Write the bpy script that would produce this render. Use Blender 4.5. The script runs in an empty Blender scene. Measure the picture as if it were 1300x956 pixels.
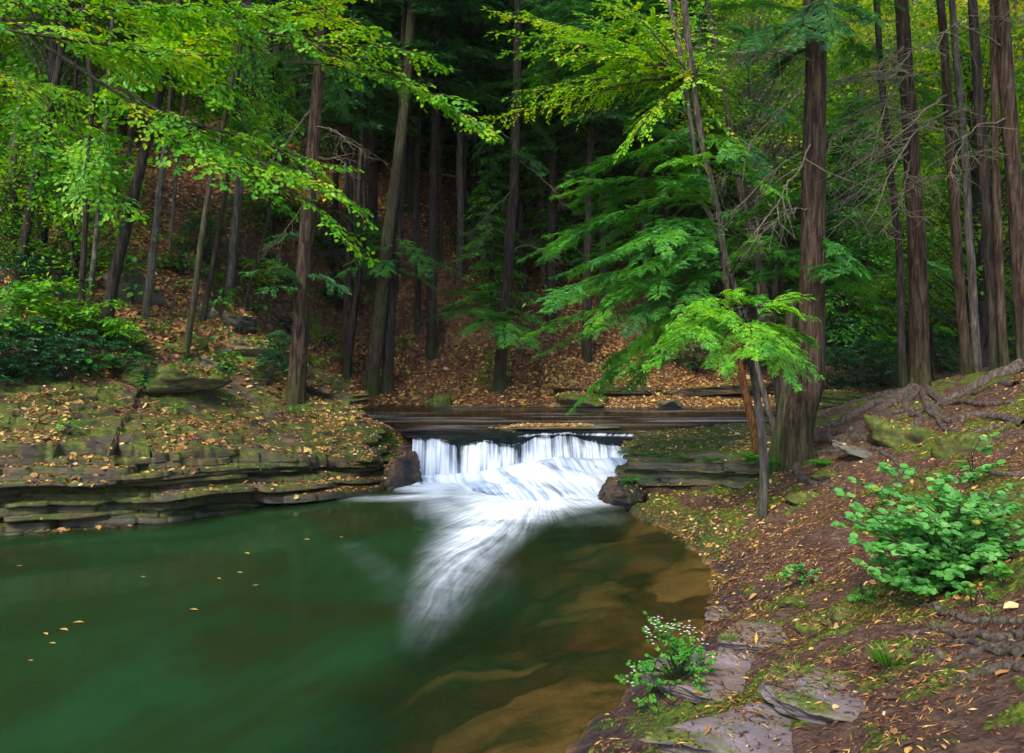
import bpy, math, numpy as np
from mathutils import Vector
from mathutils.bvhtree import BVHTree
rng = np.random.default_rng(11)
PI = math.pi
FP, CZ, H0 = 1020.0, 2.8, 433.0
col = bpy.context.scene.collection
def px(u, v, Y): return np.array([(u-650)/FP*Y, Y, CZ-(v-H0)/FP*Y])
# ------------------------------------------------------------------ noise
_tab = np.random.default_rng(3).random((256, 256))
def vn(x, y, s=0):
    x = np.asarray(x, float)+s*17.31; y = np.asarray(y, float)+s*5.77
    xi = np.floor(x).astype(int); yi = np.floor(y).astype(int); fx = x-xi; fy = y-yi
    fx = fx*fx*(3-2*fx); fy = fy*fy*(3-2*fy)
    a = _tab[xi % 256, yi % 256]; b = _tab[(xi+1) % 256, yi % 256]; c = _tab[xi % 256, (yi+1) % 256]; d = _tab[(xi+1) % 256, (yi+1) % 256]
    return (a*(1-fx)+b*fx)*(1-fy)+(c*(1-fx)+d*fx)*fy
def fbm(x, y, o=4, s=0):
    r = 0; a = .5; t = 0
    for k in range(o): r = r+a*vn(np.asarray(x)*2**k, np.asarray(y)*2**k, s+k*3); t += a; a *= .5
    return r/t
def sst(a, b, x):
    t = np.clip((np.asarray(x, float)-a)/(b-a), 0, 1); return t*t*(3-2*t)
# ------------------------------------------------------------------ mesh helpers
def mesh(name, V, Fq, mat, parent=None, smooth=True, attrs=None, uv=None):
    V = np.asarray(V, np.float32); Fq = np.asarray(Fq, np.int32)
    me = bpy.data.meshes.new(name); n, k = Fq.shape
    me.vertices.add(len(V)); me.vertices.foreach_set('co', V.ravel())
    me.loops.add(n*k); me.loops.foreach_set('vertex_index', Fq.ravel())
    me.polygons.add(n); me.polygons.foreach_set('loop_start', np.arange(0, n*k, k, dtype=np.int32))
    me.polygons.foreach_set('loop_total', np.full(n, k, np.int32))
    me.polygons.foreach_set('use_smooth', np.full(n, smooth))
    for nm, a in (attrs or {}).items():
        at = me.attributes.new(nm, 'FLOAT', 'POINT'); at.data.foreach_set('value', np.asarray(a, np.float32))
    if uv is not None:
        l = me.uv_layers.new(name='UVMap'); l.data.foreach_set('uv', np.asarray(uv, np.float32)[Fq.ravel()].ravel())
    me.update(calc_edges=True); me.materials.append(mat)
    o = bpy.data.objects.new(name, me); col.objects.link(o)
    if parent: o.parent = parent
    return o
def tag(o, label=None, cat=None, group=None, kind=None):
    if label: o['label'] = label
    if cat: o['category'] = cat
    if group: o['group'] = group
    if kind: o['kind'] = kind
    return o
def thing(name, label, cat, loc=(0, 0, 0), group=None):
    o = bpy.data.objects.new(name, None); o.empty_display_size = .2; col.objects.link(o); o.location = [float(c) for c in loc]
    return tag(o, label, cat, group)
class Geo:
    def __init__(s): s.V = []; s.F = []; s.A = []; s.n = 0
    def add(s, V, F, a=0.5):
        V = np.asarray(V, float).reshape(-1, 3); s.V.append(V); s.F.append(np.asarray(F)+s.n)
        s.A.append(np.full(len(V), a) if np.isscalar(a) else np.asarray(a)); s.n += len(V)
    def build(s, name, mat, parent=None, smooth=True, origin=None):
        V = np.concatenate(s.V); F = np.concatenate(s.F)
        if origin is not None: V = V-np.asarray(origin)
        return mesh(name, V, F, mat, parent, smooth, {'tint': np.concatenate(s.A)})
def grid_faces(nr, nc, wrap=False):
    i = np.arange(nr-1)[:, None]; j = np.arange(nc if wrap else nc-1)[None, :]; j2 = (j+1) % nc
    return np.stack([i*nc+j, i*nc+j2, (i+1)*nc+j2, (i+1)*nc+j], -1).reshape(-1, 4)
def resample(P, n, curved=True):
    P = np.asarray(P, float)
    if curved and len(P) > 2:                       # catmull-rom
        Q = np.vstack([2*P[0]-P[1], P, 2*P[-1]-P[-2]]); out = []
        for k in range(1, len(Q)-2):
            t = np.linspace(0, 1, 9)[:-1, None] if k < len(Q)-3 else np.linspace(0, 1, 9)[:, None]
            a, b, c, d = Q[k-1], Q[k], Q[k+1], Q[k+2]
            out.append(.5*(2*b+(c-a)*t+(2*a-5*b+4*c-d)*t**2+(3*b-a-3*c+d)*t**3))
        P = np.vstack(out)
    L = np.r_[0, np.cumsum(np.linalg.norm(np.diff(P, axis=0), axis=1))]
    q = np.linspace(0, L[-1], n)
    return np.stack([np.interp(q, L, P[:, i]) for i in range(P.shape[1])], -1)
def tube(P, R, sides=6, rough=0, seed=0, flare=0, lobes=5):
    P = np.asarray(P, float); n = len(P); R = np.broadcast_to(R, (n,)).copy()
    T = np.gradient(P, axis=0); T /= np.linalg.norm(T, axis=1)[:, None]+1e-9
    ref = np.array([0, 1, 0]) if abs(T[n//2][1]) < .8 else np.array([1, 0, 0])
    A = np.cross(T, ref); A /= np.linalg.norm(A, axis=1)[:, None]+1e-9; B = np.cross(A, T)
    th = np.arange(sides)/sides*2*PI; h = np.r_[0, np.cumsum(np.linalg.norm(np.diff(P, axis=0), axis=1))][:, None]
    rr = R[:, None]*np.ones((n, sides))
    if rough:
        # noise that wraps round the trunk
        nx = np.cos(th)*2.5; ny = np.sin(th)*2.5
        rr = rr*(1+rough*(fbm(nx[None]*1.2+h*.35, ny[None]*1.2+h*.3, 3, seed)-.5)*2)
        rr = rr*(1+rough*.45*(vn(th[None]/(2*PI)*26+fbm(h*1.2, h*0, 2, seed)*2, h*1.7, seed+9)-.5))
    if flare:
        f = np.exp(-np.clip(h-.25, 0, 9)/.28)
        rr = rr*(1+flare*f*(.45+.55*np.cos(th[None]*lobes+seed+h*.5)*np.cos(th[None]*2+seed*2)+.3*vn(th[None]*3, h*0+seed)))
    V = P[:, None]+rr[..., None]*(np.cos(th)[None, :, None]*A[:, None]+np.sin(th)[None, :, None]*B[:, None])
    return V.reshape(-1, 3), grid_faces(n, sides, True)
# ------------------------------------------------------------------ leaves
T_OVAL = (np.array([[0, 0, 0], [-.27, .3, .05], [-.24, .68, .03], [0, 1, -.06], [.24, .68, .03], [.27, .3, .05]]), np.array([[0, 3, 2, 1], [0, 5, 4, 3]]))
T_KITE = (np.array([[0, 0, 0], [-.3, .5, .05], [0, 1, -.05], [.3, .5, .05]]), np.array([[0, 3, 2, 1]]))
T_RIB = (np.array([[-.05, 0, 0], [-.11, .45, .02], [0, 1, -.06], [.11, .45, .02]]), np.array([[0, 3, 2, 1]]))
T_RHO = (np.array([[0, 0, 0], [-.13, .4, .04], [-.1, .75, -.02], [0, 1, -.14], [.1, .75, -.02], [.13, .4, .04]]), np.array([[0, 3, 2, 1], [0, 5, 4, 3]]))
_y = [0, .12, .35, .6, .82, 1.0]; _w = [.03, .26, .41, .38, .22, .0]
T_ROUND = (np.array([[0, y, -.10*y*y] for y in _y]+[[-w, y, .12-.14*y*y] for y, w in zip(_y, _w)]+[[w, y, .12-.14*y*y] for y, w in zip(_y, _w)]),
           np.array([[k, k+1, k+7, k+6] for k in range(5)]+[[k+1, k, k+12, k+13] for k in range(5)]))
T_FALL = (np.array([[0, 0, 0], [-.3, .35, .1], [-.22, .75, .16], [0, 1, .05], [.22, .75, .14], [.3, .35, .12]]), np.array([[0, 3, 2, 1], [0, 5, 4, 3]]))
def norm(a): return a/(np.linalg.norm(a, axis=-1, keepdims=True)+1e-9)
def leaves(geo, tmpl, P, D, N, S, tint, W=1.0):
    P = np.asarray(P); D = norm(np.asarray(D)); N = np.asarray(N); S = np.asarray(S)
    X = norm(np.cross(D, N)); Z = np.cross(X, D); tv, tf = tmpl; m = len(tv)
    V = P[:, None]+S[:, None, None]*(tv[None, :, 0:1]*X[:, None]*W+tv[None, :, 1:2]*D[:, None]+tv[None, :, 2:3]*Z[:, None])
    F = tf[None]+(np.arange(len(P))*m)[:, None, None]
    geo.add(V.reshape(-1, 3), F.reshape(-1, tf.shape[1]), np.repeat(tint, m))
def jit(n, s): return rng.normal(0, s, (n, 3))
UP = np.array([0, 0, 1.])
def spray(geo, wood, path, kind='beech', side=.5, leaf=.1, step=.09, start=.1, r=.008, droop=.25, tb=.5, tilt=0.3, dens=1.0):
    """a branch with flat side twigs; twigs bear leaves (beech) or short needle twiglets (hemlock)"""
    path = np.asarray(path, float); L = np.sum(np.linalg.norm(np.diff(path, axis=0), axis=1)); n = max(4, int(L/step))
    P = resample(path, n); P[1:-1] += jit(n-2, .012)
    if wood is not None:
        w = P[::3] if n > 10 else P
        wood.add(*tube(w, np.linspace(r, .003, len(w)), 5), .5)
    T = norm(np.gradient(P, axis=0)); lp = []; ld = []; ln = []; ls = []; tw0 = rng.normal(0, tilt)
    for i in range(int(n*start), n):
        t = i/(n-1)
        for sg in (-1, 1):
            if rng.random() > .88*dens: continue
            env = (min(1, (t-start)/.25+.35))*(1-t)**.55+.12
            l = side*env*rng.uniform(.35, 1.25)
            S = norm(np.cross(T[i], UP)); a = rng.uniform(.5, 1.25)
            d = T[i]*math.cos(a)+S*sg*math.sin(a); d = norm(d+UP*(sg*tw0*.5+rng.normal(0, .12)))
            nn = norm(np.cross(S, T[i])*1.0+jit(1, .15)[0])
            if nn[2] < 0: nn = -nn
            if kind == 'beech':
                k = max(2, int(l/(leaf*.5))); q = np.linspace(.15, 1, k)
                p = P[i]+d*(q*l)[:, None]-UP*(droop*l*q**2)[:, None]
                s2 = np.where(np.arange(k) % 2, 1, -1)[:, None]*.8; s2[-1] = 0
                side_v = norm(np.cross(d, nn))
                lp.append(p); ld.append(d+side_v*s2+jit(k, .2)-UP*.25); ln.append(nn+jit(k, .3)); ls.append(leaf*rng.uniform(.65, 1.15, k))
            else:
                k = max(3, int(l/(leaf*.26))); q = np.linspace(.1, 1, k)
                p = P[i]+d*(q*l)[:, None]-UP*(droop*l*q**2)[:, None]
                for s2 in (-1, 1):
                    side_v = norm(np.cross(d, nn))
                    lp.append(p); ld.append(d*.9+side_v*s2*.9+jit(k, .12)-UP*.12); ln.append(nn+jit(k, .25)); ls.append(leaf*(1.15-.75*q)*rng.uniform(.7, 1.2, k)+.01)
            if wood is not None and l > .22 and kind == 'beech':
                e = P[i]+d*l-UP*droop*l; wood.add(*tube(np.array([P[i], (P[i]+e)/2+UP*droop*l*.25, e]), [.004, .003, .0015], 3), .5)
    if not lp: return
    lp = np.concatenate(lp); m = len(lp); tint = np.clip(tb+rng.normal(0, .1, m)+.5*(fbm(lp[:, 0]*2, lp[:, 2]*2+lp[:, 1], 2, 5)-.5), .01, .99)
    leaves(geo, T_OVAL if kind == 'beech' else T_RIB, lp, np.concatenate(ld), np.concatenate(ln), np.concatenate(ls), tint, 1.0 if kind == 'beech' else 1.25)
# ------------------------------------------------------------------ materials
def nt(name):
    m = bpy.data.materials.new(name); m.use_nodes = True; t = m.node_tree; t.nodes.clear()
    return m, t, t.nodes, t.links
class G:
    """small node-graph helper"""
    def __init__(s, name):
        s.m, s.t, s.N, s.L = nt(name); s.out = s.N.new('ShaderNodeOutputMaterial')
    def n(s, typ, ins=None, **kw):
        x = s.N.new('ShaderNode'+typ)
        for k, v in kw.items(): setattr(x, k, v)
        for k, v in (ins or {}).items():
            if hasattr(v, 'links') or isinstance(v, bpy.types.NodeSocket): s.L.new(v, x.inputs[k])
            else: x.inputs[k].default_value = v
        return x
    def attr(s, nm): return s.n('Attribute', attribute_name=nm).outputs['Fac']
    def pos(s): return s.n('NewGeometry').outputs['Position']
    def map(s, vec, sc): return s.n('Mapping', {'Vector': vec, 'Scale': sc}).outputs[0]
    def noise(s, vec, scale, detail=4, rough=.55, dist=0): return s.n('TexNoise', {'Vector': vec, 'Scale': scale, 'Detail': detail, 'Roughness': rough, 'Distortion': dist}).outputs['Fac']
    def ramp(s, fac, stops, interp='LINEAR'):
        r = s.n('ValToRGB', {'Fac': fac}); e = r.color_ramp; e.interpolation = interp
        while len(e.elements) < len(stops): e.elements.new(.5)
        for el, (p, c) in zip(e.elements, stops): el.position = p; el.color = (*c, 1) if len(c) == 3 else c
        return r.outputs['Color']
    def rng(s, fac, a, b, c=0, d=1): return s.n('MapRange', {'Value': fac, 'From Min': a, 'From Max': b, 'To Min': c, 'To Max': d}).outputs[0]
    def mix(s, f, a, b):
        x = s.n('Mix', data_type='RGBA'); 
        for i, v in ((0, f), (6, a), (7, b)):
            if isinstance(v, bpy.types.NodeSocket): s.L.new(v, x.inputs[i])
            else: x.inputs[i].default_value = (*v, 1) if isinstance(v, tuple) and len(v) == 3 else v
        return x.outputs[2]
    def math(s, op, a, b=0.0):
        x = s.n('Math', operation=op)
        for i, v in ((0, a), (1, b)):
            if isinstance(v, bpy.types.NodeSocket): s.L.new(v, x.inputs[i])
            else: x.inputs[i].default_value = v
        return x.outputs[0]
    def bump(s, h, strength=.5, dist=.02, normal=None):
        ins = {'Height': h, 'Strength': strength, 'Distance': dist}
        if normal is not None: ins['Normal'] = normal
        return s.n('Bump', ins).outputs[0]
    def bsdf(s, colr, rough=.8, normal=None, spec=.3, **k):
        ins = {'Base Color': (*colr, 1) if isinstance(colr, tuple) else colr, 'Roughness': rough, 'Specular IOR Level': spec}
        if normal is not None: ins['Normal'] = normal
        return s.n('BsdfPrincipled', ins).outputs[0]
    def end(s, sh): s.L.new(sh, s.out.inputs['Surface']); return s.m
def leaf_mat(name, stops, trans=.4, rough=.45, spec=.4):
    g = G(name); c = g.ramp(g.attr('tint'), stops)
    a = g.bsdf(c, rough, spec=spec); tc = g.mix(1.0, c, c)
    hs = g.n('HueSaturation', {'Color': c, 'Hue': .485, 'Saturation': 1.12, 'Value': 1.5}).outputs[0]
    b = g.n('BsdfTranslucent', {'Color': hs}).outputs[0]
    if name == 'shrub_leaf': v_ = g.noise(g.n('TexCoord').outputs['Object'], 45, 3, .6); c2 = g.mix(g.rng(v_, .35, .65, 0, .5), c, (.025, .12, .03)); a = g.bsdf(c2, .5, g.bump(v_, .5, .01), .35)
    return g.end(g.n('MixShader', {0: trans, 1: a, 2: b}).outputs[0])
M = {}
M['beech'] = leaf_mat('beech_leaf', [(0, (.02, .13, .008)), (.35, (.06, .27, .008)), (.62, (.17, .42, .008)), (.85, (.38, .48, .008)), (.97, (.60, .28, .01))])
M['hemlock'] = leaf_mat('hemlock_needles', [(0, (.012, .06, .015)), (.4, (.03, .15, .022)), (.7, (.08, .32, .022)), (.95, (.22, .50, .02))], .35, .5)
M['dark_hemlock'] = leaf_mat('dark_hemlock_needles', [(0, (.015, .07, .02)), (.5, (.038, .155, .035)), (1, (.09, .27, .04))], .25, .55)
M['hill_leaf'] = leaf_mat('hillside_leaf', [(0, (.02, .10, .01)), (.4, (.06, .22, .01)), (.7, (.16, .36, .01)), (1, (.40, .42, .02))], .45)
M['gold_leaf'] = leaf_mat('autumn_leaf_glow', [(0, (.06, .20, .01)), (.4, (.18, .34, .012)), (.7, (.42, .42, .015)), (1, (.75, .40, .02))], .5)  # autumn yellow, brightened so the leaf colour carries the canopy's backlit glow
M['rhodo'] = leaf_mat('rhododendron_leaf', [(0, (.010, .055, .02)), (.5, (.022, .115, .03)), (1, (.06, .22, .04))], .15, .3, .5)
M['shrub'] = leaf_mat('shrub_leaf', [(0, (.03, .14, .015)), (.5, (.11, .36, .055)), (.8, (.24, .52, .13)), (.95, (.22, .42, .04)), (1, (.45, .35, .03))], .3, .38, .45)
M['herb'] = leaf_mat('herb_leaf', [(0, (.02, .12, .015)), (.5, (.05, .26, .02)), (1, (.16, .36, .02))], .35)
M['moss'] = leaf_mat('moss_sprig', [(0, (.035, .055, .006)), (.5, (.10, .15, .01)), (1, (.20, .27, .015))], .3, .8)
M['petal'] = leaf_mat('petal', [(0, (.6, .6, .5)), (1, (.8, .8, .72))], .3)
M['grass'] = leaf_mat('grass_blade', [(0, (.03, .12, .01)), (1, (.14, .34, .015))], .35)
M['litter'] = leaf_mat('fallen_leaf', [(0, (.07, .03, .015)), (.3, (.17, .07, .03)), (.55, (.32, .15, .05)), (.75, (.50, .27, .07)), (.9, (.62, .40, .07)), (1, (.70, .50, .22))], .2, .6)
def bark(name, c1, c2, c3, moss=.3, sc=1.0, moss_h=0.0):
    g = G(name); p = g.n('TexCoord').outputs['Object']
    f = g.noise(g.map(p, (sc*16, sc*16, sc*2.2)), 1, 6, .65, .6); fine = g.noise(g.map(p, (60, 60, 14)), 1, 4, .7)
    big = g.noise(p, 1.1, 3)
    c = g.ramp(f, [(.38, c1), (.5, c2), (.66, c3)])
    c = g.mix(g.rng(fine, .3, .7, 0, .5), c, c1)
    sep = g.n('SeparateXYZ', {0: p}).outputs[2]
    low = g.rng(sep, 0, 1.0, moss_h, 0)
    mm = g.math('ADD', g.rng(big, .62-moss*.25, .72, 0, moss), low)
    mm = g.math('MULTIPLY', mm, g.rng(fine, .35, .6))
    c = g.mix(g.n('Clamp', {0: mm}).outputs[0], c, (.045, .085, .012))
    if name == 'flaky_orange_bark': c = g.mix(g.rng(g.math('ADD', sep, g.math('MULTIPLY', big, 1.2)), 3.1, 3.9), c, g.ramp(f, [(.38, (.05, .04, .035)), (.5, (.13, .10, .08)), (.66, (.26, .21, .18))]))
    n1 = g.bump(f, 1.0, .09); n2 = g.bump(fine, .8, .02, n1)
    return g.end(g.bsdf(c, .9, n2, .15))
M['bark_red'] = bark('hemlock_bark', (.018, .011, .007), (.072, .045, .029), (.15, .105, .072), .15, 1, .5)
M['bark_dark'] = bark('dark_bark', (.018, .013, .011), (.05, .037, .03), (.10, .078, .062), .25, 1, .5)
M['bark_grey'] = bark('grey_bark', (.06, .05, .045), (.15, .12, .10), (.28, .24, .21), .35, 1.2, .6)
M['bark_moss'] = bark('mossy_bark', (.03, .024, .016), (.08, .06, .04), (.15, .12, .08), .8, 1, .9)
M['bark_orange'] = bark('flaky_orange_bark', (.05, .02, .01), (.19, .075, .028), (.34, .15, .05), .05, 2.2, .3)
M['bark_root'] = bark('root_bark', (.06, .042, .034), (.17, .12, .095), (.30, .23, .19), .5, 1.3, 0)
M['twig'] = bark('dead_twig', (.12, .10, .07), (.26, .22, .15), (.38, .34, .23), .5, 2)
M['limb'] = bark('limb_bark', (.03, .025, .02), (.08, .065, .05), (.15, .13, .10), .2, 2)
def rock_mat(name, base, mossy=.6, wet=True, zsc=9, side=False):
    g = G(name); p = g.pos(); a = g.map(p, (1.3, 1.3, zsc))
    s = g.noise(a, 1.6, 8, .62, .4); fine = g.noise(g.map(p, (14, 14, 60)), 1, 5, .65); big = g.noise(p, .9, 4, .6)
    b = np.array(base)
    c = g.ramp(s, [(.28, tuple(b*.35)), (.5, tuple(b)), (.68, tuple(b*1.7)), (.82, tuple(b*2.6))])
    c = g.mix(g.rng(fine, .35, .75, 0, .45), c, tuple(b*.5))
    c = g.mix(g.rng(g.noise(p, 2.3, 5), .47, .62, 0, .6), c, (.15, .088, .042))
    nz = g.n('SeparateXYZ', {0: g.n('NewGeometry').outputs['Normal']}).outputs[2]
    mm = g.math('MULTIPLY', g.rng(nz, .15 if not side else -.6, .7 if not side else .1), g.rng(g.noise(p, 1.8, 6, .65), .60-.24*mossy, .66-.18*mossy))
    mc = g.ramp(g.noise(p, 9, 5, .7), [(.3, (.022, .028, .005)), (.5, (.06, .075, .008)), (.7, (.15, .18, .012))])
    c = g.mix(mm, c, mc); rough = .75
    if wet:
        z = g.n('SeparateXYZ', {0: p}).outputs[2]
        w = g.rng(g.math('ADD', z, g.math('MULTIPLY', big, .25)), .12, .42, 1, 0)
        c = g.mix(g.math('MULTIPLY', w, .75), c, tuple(b*.22)); rough = g.rng(w, 0, 1, .8, .3)
    n1 = g.bump(s, .8, .05); n2 = g.bump(fine, .5, .012, n1)
    return g.end(g.bsdf(c, rough, n2, .35))
M['shale'] = rock_mat('mossy_shale', (.050, .038, .025), .8)
M['shale_right'] = rock_mat('grey_green_shale', (.11, .10, .075), 1.1, True, 11)
M['wet_rock'] = rock_mat('wet_rock', (.020, .017, .018), .25)
M['slab'] = rock_mat('pinkish_grey_slab', (.17, .135, .13), .45, False, 2)
M['hill_rock'] = rock_mat('hillside_rock', (.12, .115, .085), .5, False, 3)
M['moss_rock'] = rock_mat('moss_cushion', (.07, .055, .035), 2.0, False, 2, side=True)
def ground_mat():
    g = G('forest_floor'); p = g.pos()
    v = g.n('TexVoronoi', {'Vector': g.n('VectorMath', {0: p, 1: g.n('VectorMath', {0: g.n('TexNoise', {'Vector': p, 'Scale': 6.0}).outputs['Color'], 'Scale': .25}, operation='SCALE').outputs[0]}, operation='ADD').outputs[0], 'Scale': 11.0, 'Randomness': 1.0})
    cr = g.n('SeparateColor', {0: v.outputs['Color']})
    lit = g.ramp(cr.outputs[0], [(0, (.05, .024, .014)), (.3, (.12, .053, .028)), (.6, (.22, .105, .05)), (.85, (.36, .19, .08)), (1, (.48, .31, .13))])
    lit = g.mix(g.rng(v.outputs['Distance'], .03, .09, .0, .55), lit, (.05, .026, .015))
    soil = g.ramp(g.noise(p, 7, 7, .7), [(.3, (.04, .020, .013)), (.5, (.105, .055, .036)), (.7, (.19, .11, .075))])
    mc = g.ramp(g.noise(p, 14, 5, .7), [(.3, (.03, .045, .005)), (.5, (.09, .13, .01)), (.72, (.20, .26, .015))])
    c = g.mix(g.attr('litter'), soil, lit)
    deb = g.noise(g.map(p, (30, 30, 30)), 1, 6, .8)
    c = g.mix(g.rng(deb, .5, .66, 0, .6), c, (.21, .115, .07)); c = g.mix(g.rng(deb, .44, .34, 0, .7), c, (.022, .013, .012))
    c = g.mix(g.rng(g.math('ADD', g.attr('moss'), g.math('MULTIPLY', deb, .5)), .62, .85), c, mc)
    c = g.mix(g.math('MULTIPLY', g.attr('wet'), .7), c, (.032, .024, .028))
    wp = g.n('VectorMath', {0: g.map(p, (1, 1.5, 0)), 1: g.n('VectorMath', {0: g.n('TexNoise', {'Vector': p, 'Scale': 1.2, 'Detail': 4.0}).outputs['Color'], 'Scale': 1.1}, operation='SCALE').outputs[0]}, operation='ADD').outputs[0]
    ve = g.n('TexVoronoi', {'Vector': wp, 'Scale': .75}, feature='DISTANCE_TO_EDGE').outputs['Distance']; vc = g.n('SeparateColor', {0: g.n('TexVoronoi', {'Vector': wp, 'Scale': .75}).outputs['Color']}).outputs[0]
    bedc = g.ramp(g.math('ADD', g.math('MULTIPLY', vc, .5), g.math('MULTIPLY', g.noise(p, 3, 6, .65), .5)), [(.25, (.05, .03, .013)), (.5, (.16, .07, .028)), (.75, (.28, .135, .055))])
    bedc = g.mix(g.math('MULTIPLY', g.rng(ve, .01, .12, .9, 0), g.rng(g.noise(p, .9, 4, .6), .44, .56)), bedc, (.018, .030, .008)); bedc = g.mix(g.rng(g.noise(p, .8, 6, .6), .48, .58, 0, .8), bedc, (.03, .035, .012))
    c = g.mix(g.attr('bed'), c, bedc)
    rough = g.rng(g.math('ADD', g.attr('bed'), g.attr('wet')), 0, 1, .88, .38)
    h = g.math('ADD', g.noise(p, 16, 8, .8), g.math('MULTIPLY', v.outputs['Distance'], 1.5))
    return g.end(g.bsdf(c, rough, g.bump(g.math('MULTIPLY', h, g.rng(g.attr('bed'), 0, 1, 1, .15)), 1.0, .045), .25))
M['ground'] = ground_mat()
def water_mat(name, murk, creek=False):
    g = G(name); uv = g.n('UVMap', uv_map='UVMap').outputs[0]; p = g.pos()
    st = g.noise(g.map(uv, (15, 1.8, 1)), 1, 7, .68, .9); st2 = g.noise(g.map(uv, (7, .8, 1)), 1, 4, .6, .3)
    foam = g.attr('foam')
    fs = g.math('MULTIPLY', foam, g.rng(g.math('ADD', g.math('MULTIPLY', st, .45), g.math('ADD', g.math('MULTIPLY', st2, .25), g.math('MULTIPLY', g.noise(p, 1.6, 4, .6, .6), .45))), .42, .74, .25, 1.35))
    fs = g.n('Clamp', {0: fs}).outputs[0]
    hgt = g.math('ADD', g.noise(p, 2.2, 3, .5, .4), g.math('MULTIPLY', st, g.rng(foam, 0, .5, .10, .5)))
    nrm = g.bump(hgt, .22, .03)
    gl = g.n('BsdfGlossy', {'Color': (.9, .95, .95, 1), 'Roughness': .11, 'Normal': nrm}).outputs[0]
    dep = g.attr('depth')
    patch = g.noise(p, .55, 3, .5, .5)
    mk = g.ramp(g.math('ADD', patch, g.math('MULTIPLY', g.math('SUBTRACT', st, .5), .45)), murk)
    dif = g.bsdf(mk, .5, spec=0)
    tr = g.n('BsdfTransparent', {'Color': (.72, .80, .62, 1)}).outputs[0]
    body = g.n('MixShader', {0: g.rng(dep, 0, .72 if not creek else .3, .04, .95), 1: tr, 2: dif}).outputs[0]
    fr = g.n('Fresnel', {'IOR': 1.33, 'Normal': nrm}).outputs[0]; fr = g.math('MULTIPLY', fr, .38 if creek else .65)
    wat = g.n('MixShader', {0: fr, 1: body, 2: gl}).outputs[0]
    fo = g.bsdf(g.ramp(st, [(.3, (.50, .60, .74)), (.6, (.88, .92, .97))]), .6, nrm, .3)
    return g.end(g.n('MixShader', {0: fs, 1: wat, 2: fo}).outputs[0])
M['pool'] = water_mat('pool_water', [(.3, (.018, .022, .007)), (.48, (.013, .032, .009)), (.66, (.013, .046, .015))])
M['creek'] = water_mat('creek_water', [(.35, (.008, .006, .004)), (.6, (.024, .014, .007))], True)
def fall_mat():
    g = G('falling_water'); uv = g.n('UVMap', uv_map='UVMap').outputs[0]
    a = g.noise(g.map(uv, (11, .35, 1)), 1, 5, .62, .1); b = g.noise(g.map(uv, (26, .5, 1)), 1, 4, .55, .1); c0 = g.noise(g.map(uv, (3.2, .9, 1)), 1, 4, .5)
    f = g.math('ADD', g.math('MULTIPLY', a, .5), g.math('MULTIPLY', b, .5)); f = g.math('ADD', f, g.math('MULTIPLY', g.math('SUBTRACT', c0, .5), .5))
    veil = g.n('Clamp', {0: g.math('ADD', g.rng(f, .34, .62, -.35, .55), g.math('MULTIPLY', g.attr('foam'), 1.2))}).outputs[0]
    colr = g.ramp(f, [(.36, (.36, .47, .66)), (.47, (.70, .78, .90)), (.58, (.93, .95, .99))])  # bluish shade painted into the hollows of the white water
    nrm = g.bump(f, .35, .05)
    fo = g.n('MixShader', {0: .25, 1: g.bsdf(colr, .55, nrm, .25), 2: g.n('BsdfTranslucent', {'Color': colr}).outputs[0]}).outputs[0]
    wet = g.bsdf(g.ramp(c0, [(.4, (.006, .010, .016)), (.65, (.02, .03, .028))]), .12, nrm, .5)
    return g.end(g.n('MixShader', {0: veil, 1: wet, 2: fo}).outputs[0])
M['fall'] = fall_mat()
# ------------------------------------------------------------------ terrain function
CP = []
def cp(u, v, Y): p = px(u, v, Y); CP.append(p)
for a in [(870, 690, 10.9), (960, 660, 10.4), (900, 640, 11.9), (1050, 640, 8.7), (1000, 700, 8.0), (950, 760, 7.8), (1040, 720, 7.0), (1150, 750, 5.6), (1290, 750, 5.2), (1000, 800, 5.6),
          (900, 840, 5.1), (1100, 860, 4.2), (1290, 860, 4.0), (820, 860, 6.0), (850, 900, 4.6), (1100, 590, 10.6), (1190, 560, 11), (1290, 560, 9.5), (1290, 480, 12.5), (1165, 492, 16), (1080, 512, 16.5),
          (1245, 476, 17), (1300, 462, 14), (1020, 588, 12), (1120, 540, 13), (1220, 515, 13.5),
          (0, 520, 14), (100, 500, 16), (250, 490, 18), (375, 500, 19), (480, 500, 20), (300, 527, 17.5), (520, 538, 17.5), (430, 520, 19), (150, 530, 15)]: cp(*a)
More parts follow.
